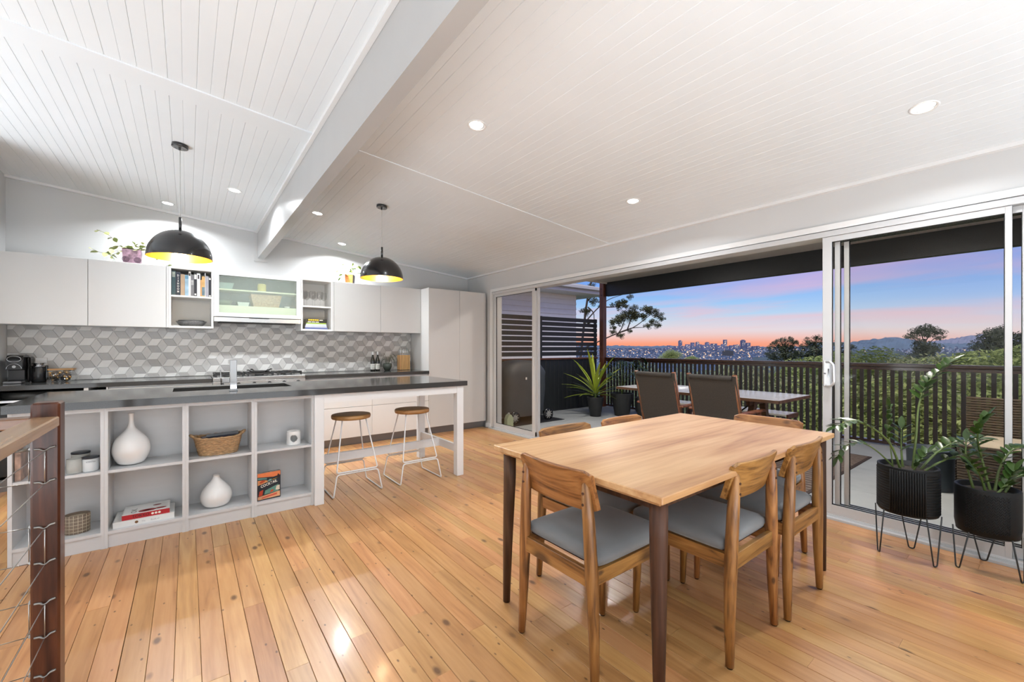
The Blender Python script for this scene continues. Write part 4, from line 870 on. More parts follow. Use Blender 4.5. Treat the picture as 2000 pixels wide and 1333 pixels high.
part('bowl', MB().lathe([(.03, 0), (.04, .006), (.062, .05), (.060, .095), (.056, .1), (.054, .095), (.056, .05), (.034, .01), (0, .008)], 24, (2.255, 5.84, BZ)), mat('green_glass', (.06, .075, .06), .1, coat=.5), t)
lf = leafmat('dark_strap_leaf', (.03, .05, .028), (.07, .09, .04)); rs = random.Random(4)
for k in range(16):
    a = rs.uniform(0, 2 * PI); r0 = rs.uniform(.09, .15); up = rs.uniform(.06, .16); pts = [(2.255 + .02 * math.cos(a), 5.84 + .02 * math.sin(a), BZ + .09), (2.255 + r0 * .5 * math.cos(a), 5.84 + .5 * r0 * math.sin(a) * .7, BZ + .09 + up), (2.255 + r0 * math.cos(a), 5.84 + r0 * math.sin(a) * .7, BZ + .09 + up * .55), (2.255 + r0 * 1.2 * math.cos(a), 5.84 + r0 * 1.0 * math.sin(a) * .7, BZ + .09 - up * .2)]
    part('leaf', MB().tube(spline(pts, 5), [.004 * (1 - i / 16) + .0006 for i in range(16)], 4, flat=.3), lf, t)
t = thing('knife_block', 'slatted bamboo knife block at the end of the bench', 'knife block', (2.50, 5.84, BZ))
m_bamboo = wood('bamboo', (.40, .20, .07), (.52, .29, .11), (.62, .38, .16), axis=2, scale=14, rough=.4, knots=0)
for k in range(9): part('slat', MB().box(2.425 + k * .0168, 2.4408 + k * .0168, 5.79 + (k % 2) * .001, 5.90, BZ + .004, BZ + .215 + (k % 2) * .0006, b=.0008), m_bamboo, t)
part('base', MB().box(2.427, 2.575, 5.793, 5.898, BZ, BZ + .004), m_black, t)
for k in range(5):
    kx = 2.447 + k * .0265; hh = (.085, .088, .10, .098, .09)[k]
    q = thing('knife', ('leftmost knife in the bamboo block', 'second knife from the left in the bamboo block', 'middle knife in the bamboo block', 'second knife from the right in the bamboo block', 'rightmost knife in the bamboo block')[k], 'knife', (kx, 5.835, BZ + .216), 'knives in the block')
    part('bolster', MB().box(kx - .004, kx + .004, 5.826, 5.844, BZ + .2162, BZ + .232), m_steel, q)
    part('handle', MB().tube([(kx, 5.835, BZ + .232), (kx, 5.833, BZ + .25), (kx, 5.835, BZ + .216 + hh * .8), (kx, 5.839, BZ + .216 + hh)], [.0065, .008, .0085, .007], 8, flat=.8), m_steel, q)

# ------------------------------------------------------------------ plants on top of the wall cabinets
m_ivy = leafmat('variegated_ivy', (.16, .27, .06), (.62, .62, .28)); m_stem = mat('thin_stem', (.16, .15, .08), .6)
TOPZ = 2.0705
t = thing('potted_ivy', 'variegated ivy trailing from a mauve patterned square pot', 'potted plant', (-.447, 5.80, TOPZ))
def square_pot(cx, cy, z0, hw, h, mats, parent, rz=0.0):
    M_ = Matrix.Translation((cx, cy, z0)) @ Matrix.Rotation(rz, 4, 'Z'); k = hw * .88; e = .008
    m_ = MB(); v = []
    for z_, r_ in ((0, k), (h, hw), (h, hw - e), (h * .82, hw - e)): v += [(s1 * r_, s2 * r_, z_) for s1, s2 in ((-1, -1), (1, -1), (1, 1), (-1, 1))]
    v = [tuple(M_ @ Vector(p)) for p in v]
    m_.add(v, [(3, 2, 1, 0)])
    for L_ in range(3):
        for i in range(4): m_.add([v[L_ * 4 + i], v[L_ * 4 + (i + 1) % 4], v[L_ * 4 + 4 + (i + 1) % 4], v[L_ * 4 + 4 + i]], [(0, 1, 2, 3)], (i if i < len(mats) else 0) if L_ == 0 else 0)
    m_.add(v[12:16], [(0, 1, 2, 3)], 0); return part('pot', m_, mats, parent), M_
m_mauve = mat('mauve_glaze', (.36, .22, .28), .3, nscale=38, namt=.5)
pot, M_ = square_pot(-.447, 5.80, TOPZ, .074, .147, [m_mauve], t)
for sx_ in (-.045, .045):
    for rr in (.010, .018, .026): part('spiral_motif', MB().tube([M_ @ Vector((sx_ + rr * math.cos(a * .3), -.0685 - .03 * 0 - .0012, .045 + rr * math.sin(a * .3))) for a in range(22)], .0022, 5, cap=False), mat('plum_glaze', (.07, .025, .05), .3), pot)
ivy = leaf_mesh(.050, .038, m_ivy, 'leaf', 4); ri = random.Random(21)
def vine(parent, pts, n, me, s=1.0, st=None, sz=.0018, droop=.2):
    P = spline(pts, 6); part('stem', MB().tube(P, sz, 5), st or m_stem, parent)
    for k in range(n):
        i = min(len(P) - 2, int((k + 1) / n * (len(P) - 1))); p = Vector(P[i]); d = (Vector(P[i + 1]) - Vector(P[i - 1] if i else P[i])).normalized()
        sd = d.cross(Vector((0, 0, 1))); sd = sd.normalized() if sd.length > .01 else Vector((1, 0, 0))
        leaf(parent, me, p, d * ri.uniform(.2, .9) + sd * ri.choice((-1, 1)) * ri.uniform(.4, 1) + Vector((0, 0, ri.uniform(-droop - .3, .5))), ri.uniform(-.8, .8), s * ri.uniform(.7, 1.25))
bz = TOPZ + .14; c = (-.447, 5.80)
vine(t, [(-.47, 5.79, bz), (-.55, 5.77, bz + .06), (-.62, 5.75, bz + .13), (-.70, 5.73, bz + .165)], 7, ivy)
vine(t, [(-.48, 5.78, bz), (-.55, 5.75, bz + .03), (-.60, 5.73, bz - .02), (-.60, 5.72, bz - .10)], 8, ivy)
vine(t, [(-.49, 5.77, bz - .005), (-.58, 5.73, bz - .03), (-.66, 5.71, bz - .06), (-.735, 5.70, bz - .03)], 5, ivy)
vine(t, [(-.50, 5.77, bz - .005), (-.57, 5.74, bz - .05), (-.605, 5.70, bz - .105)], 5, ivy)
vine(t, [(-.44, 5.79, bz), (-.43, 5.78, bz + .07), (-.405, 5.77, bz + .135)], 2, ivy, 1.1)
vine(t, [(-.41, 5.80, bz), (-.38, 5.78, bz + .05), (-.35, 5.77, bz + .10)], 4, ivy, .8)
vine(t, [(-.39, 5.79, bz), (-.33, 5.76, bz + .03), (-.26, 5.74, bz - .06), (-.20, 5.72, bz - .12), (-.12, 5.71, bz - .13)], 9, ivy, .8)
vine(t, [(-.39, 5.81, bz), (-.34, 5.80, bz + .12), (-.33, 5.80, bz + .20)], 2, ivy, .5)
for k in range(34):
    a = ri.uniform(0, 2 * PI); r_ = ri.uniform(0, .07); leaf(t, ivy, Vector((c[0] + r_ * math.cos(a), c[1] + r_ * math.sin(a) - .01, bz + ri.uniform(-.005, .05))), (math.cos(a), math.sin(a) - .3, ri.uniform(-.2, .9)), ri.uniform(-.6, .6), ri.uniform(.8, 1.3))
t = thing('potted_plant', 'bright green small plant in an orange and charcoal square pot', 'potted plant', (1.72, 5.80, TOPZ))
square_pot(1.725, 5.80, TOPZ, .052, .125, [mat('orange_glaze', (.55, .17, .04), .35, nscale=45, namt=.5), mat('charcoal_glaze', (.10, .09, .09), .35, nscale=45, namt=.4)], t, math.radians(-33))
m_lime = leafmat('lime_leaf', (.09, .20, .015), (.28, .40, .06)); lm = leaf_mesh(.045, .022, m_lime, 'leaf', 4, .3); bz = TOPZ + .12
for pts, n_ in (([(1.71, 5.79, bz), (1.65, 5.76, bz + .10), (1.57, 5.74, bz + .05), (1.48, 5.73, bz - .01)], 8), ([(1.72, 5.79, bz), (1.69, 5.77, bz + .13), (1.62, 5.76, bz + .12)], 6), ([(1.73, 5.80, bz), (1.78, 5.78, bz + .10), (1.84, 5.76, bz + .13)], 9), ([(1.73, 5.80, bz), (1.74, 5.79, bz + .09), (1.76, 5.78, bz + .15)], 8), ([(1.74, 5.79, bz), (1.80, 5.76, bz + .03), (1.88, 5.74, bz + .015)], 5), ([(1.70, 5.78, bz), (1.62, 5.74, bz + .0), (1.58, 5.72, bz - .06)], 5)): vine(t, pts, n_, lm, 1.0, mat('lime_stem', (.28, .34, .08), .5))

# ------------------------------------------------------------------ dining table
t = thing('dining_table', 'rectangular timber dining table with tapered dark legs', 'table', (1.99, 1.21, 0))
TX0, TX1, TY0, TY1 = 1.172, 2.812, .755, 1.668
part('tabletop', MB().box(TX0, TX1, TY0, TY1, .727, .752, b=.003).box(TX0 + .02, TX1 - .02, TY0 + .02, TY1 - .02, .712, .727, b=.007), m_table, t)
part('apron', MB().box(TX0 + .12, TX1 - .12, TY0 + .10, TY0 + .125, .655, .712).box(TX0 + .12, TX1 - .12, TY1 - .125, TY1 - .10, .655, .712).box(TX0 + .12, TX0 + .145, TY0 + .125, TY1 - .125, .655, .712).box(TX1 - .145, TX1 - .12, TY0 + .125, TY1 - .125, .655, .712), m_tleg, t)
for sx_ in (0, 1):
    for sy_ in (0, 1):
        lx = (TX0 + .058) if sx_ == 0 else (TX1 - .058); ly = (TY0 + .052) if sy_ == 0 else (TY1 - .052); ox = -.012 if sx_ == 0 else .012; oy = -.01 if sy_ == 0 else .01
        part('leg', MB().tube([(lx, ly, .716), (lx, ly, .60), (lx + ox * .6, ly + oy * .6, .3), (lx + ox, ly + oy, .001)], [.030, .0295, .0235, .0165], 18), m_tleg, t)

# ------------------------------------------------------------------ dining chairs (front towards +y, origin between the back feet)
def cushion(w, d, h, y0, z0, nx=14, r=.045):
    v = []; f = []
    def rr(u): return max(0.0, abs(u) - (1 - r / (w / 2)))
    for j in range(nx + 1):
        for i in range(nx + 1):
            a = -1 + 2 * i / nx; b_ = -1 + 2 * j / nx
            x = math.copysign(abs(a) ** .75, a) * w / 2 * (1 - .05 * (b_ < 0) * 0); y = y0 + d / 2 + math.copysign(abs(b_) ** .75, b_) * d / 2
            e = max(abs(a) ** 5, abs(b_) ** 5); kx = 1 - .035 * abs(b_) ** 8; ky = 1 - .035 * abs(a) ** 8
            v.append((x * kx, y0 + d / 2 + (y - y0 - d / 2) * ky, z0 + h * (1 - .38 * e) + .006 * (1 - a * a) * (1 - b_ * b_)))
    n1 = (nx + 1) ** 2
    v2 = [(p[0] * (1.012), y0 + d / 2 + (p[1] - y0 - d / 2) * 1.012, z0 + h * .28) for p in v]; v3 = [(p[0] * .985, y0 + d / 2 + (p[1] - y0 - d / 2) * .985, z0) for p in v]
    for j in range(nx):
        for i in range(nx): k = j * (nx + 1) + i; f += [(k, k + 1, k + nx + 2, k + nx + 1), (k + 2 * n1 + nx + 1, k + 2 * n1 + nx + 2, k + 2 * n1 + 1, k + 2 * n1)]
    edge = [i for i in range(nx + 1)] + [j * (nx + 1) + nx for j in range(1, nx + 1)] + [nx * (nx + 1) + i for i in range(nx - 1, -1, -1)] + [j * (nx + 1) for j in range(nx - 1, 0, -1)]
    for q in range(len(edge)):
        a, b_ = edge[q], edge[(q + 1) % len(edge)]; f += [(a, a + n1, b_ + n1, b_), (a + n1, a + 2 * n1, b_ + 2 * n1, b_ + n1)]
    return MB().add(v + v2 + v3, f, 0, True)
def plank(w, z0, z1, th, n=14):
    """curved backrest board: hollow towards the sitter, raked back"""
    v = []; f = []
    for i in range(n + 1):
        x = -w / 2 + w * i / n; cv = .62 * x * x; rc_ = .012 if i in (0, n) else 0
        for (z, o) in ((z0 + rc_, 0), (z0 + rc_, th), (z1 - .004 - rc_, th), (z1 - rc_, th - .004), (z1 - rc_, .004), (z1 - .004 - rc_, 0)):
            y = .018 - (z - z0) * .30 + cv; v.append((x, y - o, z))
    for i in range(n):
        for q in range(6): f.append((i * 6 + q, i * 6 + (q + 1) % 6, (i + 1) * 6 + (q + 1) % 6, (i + 1) * 6 + q))
    f += [tuple(range(5, -1, -1)), tuple(n * 6 + q for q in range(6))]
    return MB().add(v, f)
def make_chair(label):
    t = thing('dining_chair', label, 'chair', (0, 0, 0), 'dining chairs around the table')
    for s in (-1, 1):
        l = part('back_leg', MB().tube([(s * .205, -.004, .006), (s * .197, 0, .20), (s * .187, .0, .40), (s * .176, -.004, .60), (s * .166, -.008, .715), (s * .164, -.006, .738)], [.0150, .0205, .0245, .0225, .0175, .011], 14, up=(0, 1, 0)), m_chair, t, local=True)
        part('foot_cap', MB().lathe([(.0115, 0), (.0125, .008)], 12, (s * .205, -.004, 0)), m_black, l, local=True)
        l = part('front_leg', MB().tube([(s * .198, .425, .006), (s * .198, .418, .22), (s * .196, .408, .425)], [.0135, .019, .023], 12), m_chair, t, local=True)
        part('foot_cap', MB().lathe([(.0105, 0), (.0115, .008)], 12, (s * .198, .425, 0)), m_black, l, local=True)
        part('side_rail', MB().prism([(.012, .372), (.400, .372), (.400, .425), (.012, .425)], 0, s * .190 - .011, s * .190 + .011), m_chairx, t, local=True)
        for zz in (.66, .70): part('dowel', MB().tube([(s * .168, -.0285, zz), (s * .168, -.022, zz)], .005, 8), m_tleg, t, local=True)
    part('back_rail', MB().box(-.176, .176, -.011, .011, .362, .425, b=.002), wood('acacia_rail', (.055, .02, .006), (.24, .10, .026), (.37, .175, .052), axis=0, scale=10, rough=.38, rnd=.16, knots=.18, kcol=(.05, .02, .008), kscale=(5, 1)), t, local=True)
    part('front_rail', MB().box(-.178, .178, .398, .42, .372, .425, b=.002), bpy.data.materials['acacia_rail'], t, local=True)
    part('seat_cushion', cushion(.405, .425, .056, .022, .4335), m_cush, t, local=True)
    part('seat_board', MB().box(-.178, .178, .03, .396, .4252, .4332), m_tleg, t, local=True)
    part('backrest', plank(.392, .624, .780, .019), bpy.data.materials['acacia_back_x'], t, local=True)
    return t
wood('acacia_back_x', (.055, .02, .006), (.24, .10, .026), (.37, .175, .052), axis=0, scale=10, rough=.36, coat=.1, rnd=.16, knots=.24, kcol=(.045, .018, .008), kscale=(4.2, 1), streak=1.4)
ch = make_chair('timber dining chair at the near left head of the table, back to the camera'); ch.location = (1.142, 1.205, 0); ch.rotation_euler = (0, 0, -PI / 2)
dup(ch, (1.842, .772, 0), 0, 'timber dining chair at the front side of the table, nearer the camera')
dup(ch, (2.333, .748, 0), 0, 'timber dining chair at the front side of the table, nearer the potted plants')
dup(ch, (1.70, 1.70, 0), PI, 'timber dining chair on the far side of the table, nearer the kitchen')
dup(ch, (2.19, 1.69, 0), PI + .02, 'timber dining chair on the far side of the table, nearer the deck')
dup(ch, (2.905, 1.135, 0), PI / 2 + .03, 'timber dining chair at the far head of the table, by the sliding doors')

# ------------------------------------------------------------------ stair rail in the left foreground
PX0, PX1, PY0, PY1 = -.4245, -.3536, 2.136, 2.215
t = thing('stair_railing', 'merbau post and handrails with steel cables in the left foreground', 'railing', ((PX0 + PX1) / 2, (PY0 + PY1) / 2, 0))
part('post', MB().box(PX0, PX1, PY0, PY1, 0, 1.03, b=.006), m_post, t)
part('handrail', MB().box(PX0 + .002, PX1 - .001, .1, PY0 - .0005, .946, .982, b=.004), m_rail, t)
part('handrail', MB().box(-2.6, PX0 - .0005, PY0 + .004, PY1 - .002, .944, .98, b=.004), m_railx, t)
part('end_post', MB().box(PX0, PX1, .03, .1, 0, 1.03, b=.006), m_post, t); part('end_post', MB().box(-2.67, -2.6, PY0, PY1, 0, 1.03, b=.006), m_post, t)
zs = (.871, .757, .604, .480, .343, .227, .093); cx_ = (PX0 + PX1) / 2; cy_ = (PY0 + PY1) / 2
m_cable = mat('steel_cable', (.55, .54, .52), .3, .9)
for i, z_ in enumerate(zs):
    s_ = MB().tube(spline([(cx_ - .026, PY0 - .003, z_ + .002), (cx_ - .012, PY0 - .003, z_ + .001), (cx_ - .004, PY0 - .009, z_ - .003), (cx_ + .004, PY0 - .009, z_ - .002), (cx_ + .012, PY0 - .003, z_ + .004), (cx_ + .026, PY0 - .003, z_ + .007)], 3), [.004, .0048, .005, .005, .0045, .0035, .003, .0028, .0028, .0028, .003, .0035, .0045, .005, .0048, .004], 7, flat=.8)
    part('cable_saddle', s_, m_saddle, t)
    part('cable', MB().tube([(cx_, PY0 - .011, z_ - .006), (cx_, .1, z_ - .006)], .0015, 6), m_cable, t)
    s_ = MB().tube([(PX0 - .003, cy_ - .026, z_ + .002), (PX0 - .003, cy_ - .01, z_), (PX0 - .009, cy_, z_ - .004), (PX0 - .003, cy_ + .01, z_), (PX0 - .003, cy_ + .026, z_ + .002)], [.004, .005, .003, .005, .004], 7)
    part('cable_saddle', s_, m_saddle, t); part('cable', MB().tube([(PX0 - .011, cy_, z_ - .008), (-2.6, cy_, z_ - .008)], .0015, 6), m_cable, t)
for a, b in ((0, 1), (2, 3), (4, 5)):
    part('cable', MB().tube([(cx_ + .001, PY0 - .010, zs[a] - .006), (cx_ + .001, PY0 - .010, zs[b] - .004)], .0016, 6), m_cable, t); part('cable', MB().tube([(PX0 - .010, cy_, zs[a] - .006), (PX0 - .010, cy_, zs[b] - .004)], .0016, 6), m_cable, t)
# ------------------------------------------------------------------ zz plants on wire stands by the doors
m_zz = leafmat('zz_leaf', (.012, .038, .009), (.045, .085, .012), .3); m_zzs = mat('zz_stem', (.09, .13, .03), .45, nscale=20, namt=.2); m_potb = mat('matt_black_pot', (.008, .008, .008), .5, nscale=10, namt=.1, spec=.2); m_wire = mat('black_wire', (.012, .012, .012), .4); m_soil = mat('soil', (.03, .02, .013), .95, nscale=60, namt=.4)
zl = leaf_mesh(.085, .038, m_zz, 'leaf', 6, .10, .25)
def wire_pot(cx, cy, z0, z1, r, label, feet, ribbed):
    t = thing('potted_zz_plant', label, 'potted plant', (cx, cy, 0))
    if ribbed:
        prof = [(r * .86, z0), (r * .96, z0 + .006)]; n = 16
        for k in range(n):
            za = z0 + .012 + (z1 - z0 - .03) * k / n; dz = (z1 - z0 - .03) / n; prof += [(r * .975, za), (r * 1.0, za + dz * .3), (r * 1.0, za + dz * .7), (r * .975, za + dz)]
        prof += [(r * .985, z1 - .006), (r * .98, z1), (r * .90, z1), (r * .88, z1 - .03)]
        part('pot', MB().lathe(prof, 48, (cx, cy, 0)), m_potb, t)
        am = math.atan2(-cy, -cx)
        g = MB()
        for k in range(15):
            a = am - .55 + k * 1.1 / 14; g.tube([(cx + r * 1.0 * math.cos(a), cy + r * 1.0 * math.sin(a), z0 + .012), (cx + r * 1.0 * math.cos(a), cy + r * 1.0 * math.sin(a), z1 - .012)], .0052, 6)
        part('upright_ribs', g, m_potb, t)
    else:
        part('pot', MB().lathe([(r * .86, z0), (r * .95, z0 + .006), (r, z0 + .05), (r, z1 - .004), (r * .985, z1), (r * .90, z1), (r * .88, z1 - .03)], 48, (cx, cy, 0)), m_potb, t)
        g = MB(); am = math.atan2(-cy, -cx)
        for k in range(14):
            zz = z0 + .03 + k * (z1 - z0 - .05) / 14
            for q in range(-5, 6):
                for s in (-1, 1):
                    a = am + q * .13; a2 = a + s * .058; g.tube([(cx + r * math.cos(a), cy + r * math.sin(a), zz), (cx + r * math.cos(a2), cy + r * math.sin(a2), zz + .014)], .0018, 4, cap=False)
        part('chevron_relief', g, m_potb, t)
    part('soil', MB().lathe([(r * .885, z1 - .028), (r * .5, z1 - .02), (0, z1 - .018)], 32, (cx, cy, 0)), m_soil, t)
    st = part('stand_ring', MB().tube([(cx + (r * .93) * math.cos(a * PI / 18), cy + (r * .93) * math.sin(a * PI / 18), z0 + .004) for a in range(37)], .0035, 6), m_wire, t)
    for (fx, fy) in feet:
        a = math.atan2(fy - cy, fx - cx); d = Vector((-math.sin(a), math.cos(a), 0)); f = Vector((fx, fy, .0035)); top = Vector((cx + r * .95 * math.cos(a), cy + r * .95 * math.sin(a), z0 + .012))
        part('hairpin_leg', MB().tube(fillet([top - d * .055, f - d * .012, f + d * .012, top + d * .055], .02, 5), .0036, 7), m_wire, st)
    return t
def zz_stem(t, pts, nl, s=1.0, first=.28, w=.007, me=zl, two=True):
    P = spline(pts, 7); n = len(P); part('stem', MB().tube(P, [w * (1 - .7 * i / n) for i in range(n)], 8), m_zzs, t)
    for k in range(nl):
        u = first + (1 - first) * (k + .5) / nl; i = min(n - 2, int(u * (n - 1))); p = Vector(P[i]).lerp(Vector(P[i + 1]), u * (n - 1) - i); d = (Vector(P[i + 1]) - Vector(P[i])).normalized()
        sd = d.cross(Vector((0, 0, 1))); sd = sd.normalized() if sd.length > .05 else Vector((1, 0, 0)); upv = sd.cross(d)
        for sg in ((-1, 1) if two else ((-1,) if k % 2 else (1,))):
            dv = d * .75 + sd * sg * .85 + upv * rz_.uniform(.0, .35); leaf(t, me, p, dv, sg * rz_.uniform(-.2, .3), s * rz_.uniform(.85, 1.15) * (1.0 - .25 * abs(u - .65)))
    leaf(t, me, P[-1], Vector(P[-1]) - Vector(P[-2]), 0, s)
rz_ = random.Random(12)
R_ = (math.cos(YAW), -math.sin(YAW)); F_ = (math.sin(YAW), math.cos(YAW))
A = (3.352, .547); t = wire_pot(A[0], A[1], .262, .532, .139, 'taller potted plant in a ribbed black pot on a hairpin stand', ((3.28, .663), (3.488, .552), (3.293, .423)), True)
def rel(c, r, d, z): return (c[0] + R_[0] * r + F_[0] * d, c[1] + R_[1] * r + F_[1] * d, z)
zz_stem(t, [rel(A, .03, .0, .50), rel(A, .05, .0, .70), rel(A, .09, .02, .90), rel(A, .16, .02, 1.04), rel(A, .25, .0, 1.13)], 9, 1.0, .50)
zz_stem(t, [rel(A, -.04, .0, .50), rel(A, -.12, -.02, .66), rel(A, -.24, -.03, .76), rel(A, -.36, -.04, .795), rel(A, -.45, -.05, .77)], 7, .95, .45)
zz_stem(t, [rel(A, -.05, .02, .50), rel(A, -.14, .04, .60), rel(A, -.23, .05, .65), rel(A, -.33, .05, .63), rel(A, -.37, .05, .57)], 6, .8, .35, .005)
zz_stem(t, [rel(A, .0, .03, .50), rel(A, .0, .04, .62), rel(A, .01, .05, .74)], 5, .85, .4)
zz_stem(t, [rel(A, -.04, .05, .50), rel(A, -.055, .06, .7), rel(A, -.06, .06, .86)], 6, .7, .4, .004)
zz_stem(t, [rel(A, .06, -.01, .50), rel(A, .14, -.02, .60), rel(A, .26, -.02, .67), rel(A, .42, -.02, .69)], 7, 1.0, .3)
zz_stem(t, [rel(A, .05, -.04, .50), rel(A, .15, -.04, .56), rel(A, .30, -.05, .615), rel(A, .45, -.05, .60)], 6, .95, .35)
zz_stem(t, [rel(A, .0, -.03, .50), rel(A, .02, -.05, .56), rel(A, .06, -.06, .62)], 4, .8, .2, .005)
B = (3.475, .245); t = wire_pot(B[0], B[1], .208, .46, .126, 'lower potted plant in a chevron black pot, nearest the right edge', ((3.39, .348), (3.614, .268), (3.43, .118)), False)
zz_stem(t, [rel(B, .02, .0, .43), rel(B, .0, .02, .58), rel(B, -.03, .02, .74), rel(B, .0, .0, .84)], 9, .85, .35)
zz_stem(t, [rel(B, .03, -.01, .43), rel(B, .07, .0, .56), rel(B, .14, .0, .66), rel(B, .24, .0, .68)], 8, .8, .35)
zz_stem(t, [rel(B, -.03, -.02, .43), rel(B, -.07, -.03, .53), rel(B, -.12, -.03, .60)], 5, .9, .2)
zz_stem(t, [rel(B, -.01, -.05, .43), rel(B, .03, -.07, .50), rel(B, .06, -.08, .57)], 5, .9, .2)
zz_stem(t, [rel(B, .06, -.03, .43), rel(B, .10, -.04, .51), rel(B, .16, -.05, .55)], 5, .9, .2)
zz_stem(t, [rel(B, -.04, .03, .43), rel(B, -.06, .05, .58), rel(B, -.05, .06, .70)], 6, .8, .3)

# ------------------------------------------------------------------ deck
DZ = -.05; RX = 7.235
m_deck = mat('deck_paver', (.42, .43, .42), .55, nscale=5, namt=.10, rnd=.05, bump=.1, bscale=90)
dk = struct('floor_deck', MB().box(3.82, 7.42, -2.5, 6.3, -.25, DZ - .014), mat('paver_joint', (.16, .16, .16), .8))
for i in range(4):
    for j in range(8):
        xa = 3.842 + i * .89; ya = -2.5 + j * 1.1
        part('paver', MB().box(xa, min(xa + .887, 7.41), ya, min(ya + 1.097, 6.29), DZ - .02, DZ, b=.002), m_deck, dk)
m_merb = wood('merbau_deck', (.016, .006, .004), (.032, .011, .006), (.055, .02, .011), axis=1, scale=6, rough=.25, coat=.5, rnd=.05, knots=0)
m_merbz = wood('merbau_upright', (.045, .014, .007), (.09, .03, .014), (.15, .055, .026), axis=2, scale=6, rough=.35, rnd=.06, knots=0)
m_balu = mat('baluster_stain', (.022, .016, .014), .5, nscale=12, namt=.2, rnd=.12, stretch=(1, 1, .2))
m_char = mat('charcoal_board', (.018, .020, .020), .45, nscale=12, namt=.12, rnd=.10)
t = thing('deck_railing', 'dark brown timber railing with square balusters along the deck edge', 'railing', (RX, 1.7, DZ))
part('top_rail', MB().box(RX - .045, RX + .07, -2.4, 6.02, .972, 1.016, b=.006), m_merb, t); part('sub_rail', MB().box(RX - .02, RX + .02, -2.4, 6.02, .932, .971), m_merb, t); part('bottom_rail', MB().box(RX - .03, RX + .045, -2.4, 6.02, DZ + .015, DZ + .055), m_merb, t)
bal = MB().box(-.014, .014, -.0195, .0195, DZ + .0555, .9315).mesh('baluster', m_balu); y = -2.3
while y < 5.98:
    o = part('baluster', bal, None, t); o.location = (0, y - 1.7, -DZ) ; y += .0788
t = thing('deck_post', 'tall brown timber post at the far corner of the deck', 'post', (7.17, 6.07, DZ)); part('post', MB().box(7.115, 7.175, 6.015, 6.125, DZ, 2.634, b=.004).box(7.176, 7.232, 6.025, 6.115, DZ, 2.634, b=.004), m_merbz, t)
for zz in (2.36, 2.50): part('bolt', MB().tube([(7.116, 6.07, zz), (7.108, 6.07, zz)], .012, 8), m_iron, t)
PY = 6.21; t = thing('privacy_screen', 'charcoal slatted privacy screen over a boarded half wall at the deck end', 'screen', (5.5, PY, DZ))
for k in range(8): z1 = 1.842 - k * .1003; part('slat', MB().box(3.85, 7.14, PY, PY + .02, z1 - .079, z1, b=.002), m_char, t)
for xx in (3.86, 5.50, 7.10): part('slat_post', MB().box(xx, xx + .045, PY + .021, PY + .066, DZ, 1.85), m_char, t)
part('cap_rail', MB().box(3.84, 7.11, PY - .05, PY + .08, .985, 1.018, b=.004), wood('merbau_cap', (.045, .014, .007), (.10, .032, .014), (.16, .055, .024), axis=0, scale=6, rough=.35, knots=0), t)
xx = 3.85
while xx < 7.1: part('cladding_board', MB().box(xx, min(xx + .114, 7.11), PY, PY + .02, DZ + .0, .984, b=.004), m_char, t); xx += .118
# roof over the deck
m_soff = mat('soffit_paint', (.60, .56, .50), .5, nscale=3, namt=.03)
t = thing('deck_roof', 'flat roof over the deck with cream lining and charcoal beam', 'roof', (5.5, 2, 2.34))
part('soffit', MB().box(3.80, 7.55, -2.5, 5.97, 2.636, 2.70), m_soff, t); part('beam', MB().box(7.185, 7.28, -2.5, 6.01, 2.338, 2.6355, b=.004), m_char, t); part('fascia', MB().box(7.551, 7.58, -2.5, 5.99, 2.60, 2.78), m_char, t); part('edge_board', MB().box(3.80, 7.55, 5.9705, 5.995, 2.60, 2.74), m_soff, t)
struct('wall_outside', MB().box(3.80, 3.83, -2.5, -.12, DZ, 2.63).box(3.80, 3.83, 5.29, 6.2, DZ, 2.63).box(3.80, 3.83, -.12, 5.29, 2.07, 2.63), m_alu)
for yy, lb in ((1.0, 'added fill light over the deck outside the right door panels'), (4.2, 'added fill light over the deck outside the open doorway')):  # unseen fill lights added under the roof to brighten the deck
    t = thing('deck_fill_light', lb, 'fill light', (4.9, yy, 2.62)); part('diffuser', MB().lathe([(.14, 0), (.15, .004), (.15, .016)], 28, (4.9, yy, 2.62)), m_led, t)
    d = bpy.data.lights.new('deck_fill_lamp', 'AREA'); d.shape = 'DISK'; d.size = .28; d.energy = 38; d.color = (1, .97, .93); o = bpy.data.objects.new('deck_fill_lamp', d); COL.objects.link(o); o.parent = t; o.location = (0, 0, -.004)
# rug
m_rug = new_mat('outdoor_rug')[0]
def rug_nodes():
    nt = m_rug.node_tree; N = nt.nodes; L = nt.links; b = N['Principled BSDF']; setp(b, rough=.95)
    tc = N.new('ShaderNodeTexCoord'); wv = N.new('ShaderNodeTexWave'); wv.inputs['Scale'].default_value = 4; wv.inputs['Distortion'].default_value = 1.5; wv.inputs['Detail'].default_value = 2; L.new(tc.outputs['Object'], wv.inputs[0])
    nz = N.new('ShaderNodeTexNoise'); nz.inputs['Scale'].default_value = 30; L.new(tc.outputs['Object'], nz.inputs[0]); ml = N.new('ShaderNodeMath'); ml.operation = 'MULTIPLY'; L.new(wv.outputs[0], ml.inputs[0]); L.new(nz.outputs['Fac'], ml.inputs[1])
    r = N.new('ShaderNodeValToRGB'); r.color_ramp.elements[0].color = (.085, .05, .035, 1); r.color_ramp.elements[1].color = (.24, .19, .15, 1); r.color_ramp.elements[1].position = .6; L.new(ml.outputs[0], r.inputs[0]); L.new(r.outputs[0], b.inputs['Base Color'])
rug_nodes()
t = thing('outdoor_rug', 'brown patterned rug under the outdoor table', 'rug', (5.25, 2.8, DZ)); part('pile', MB().box(4.25, 6.25, 1.36, 4.3, DZ, DZ + .008), m_rug, t)
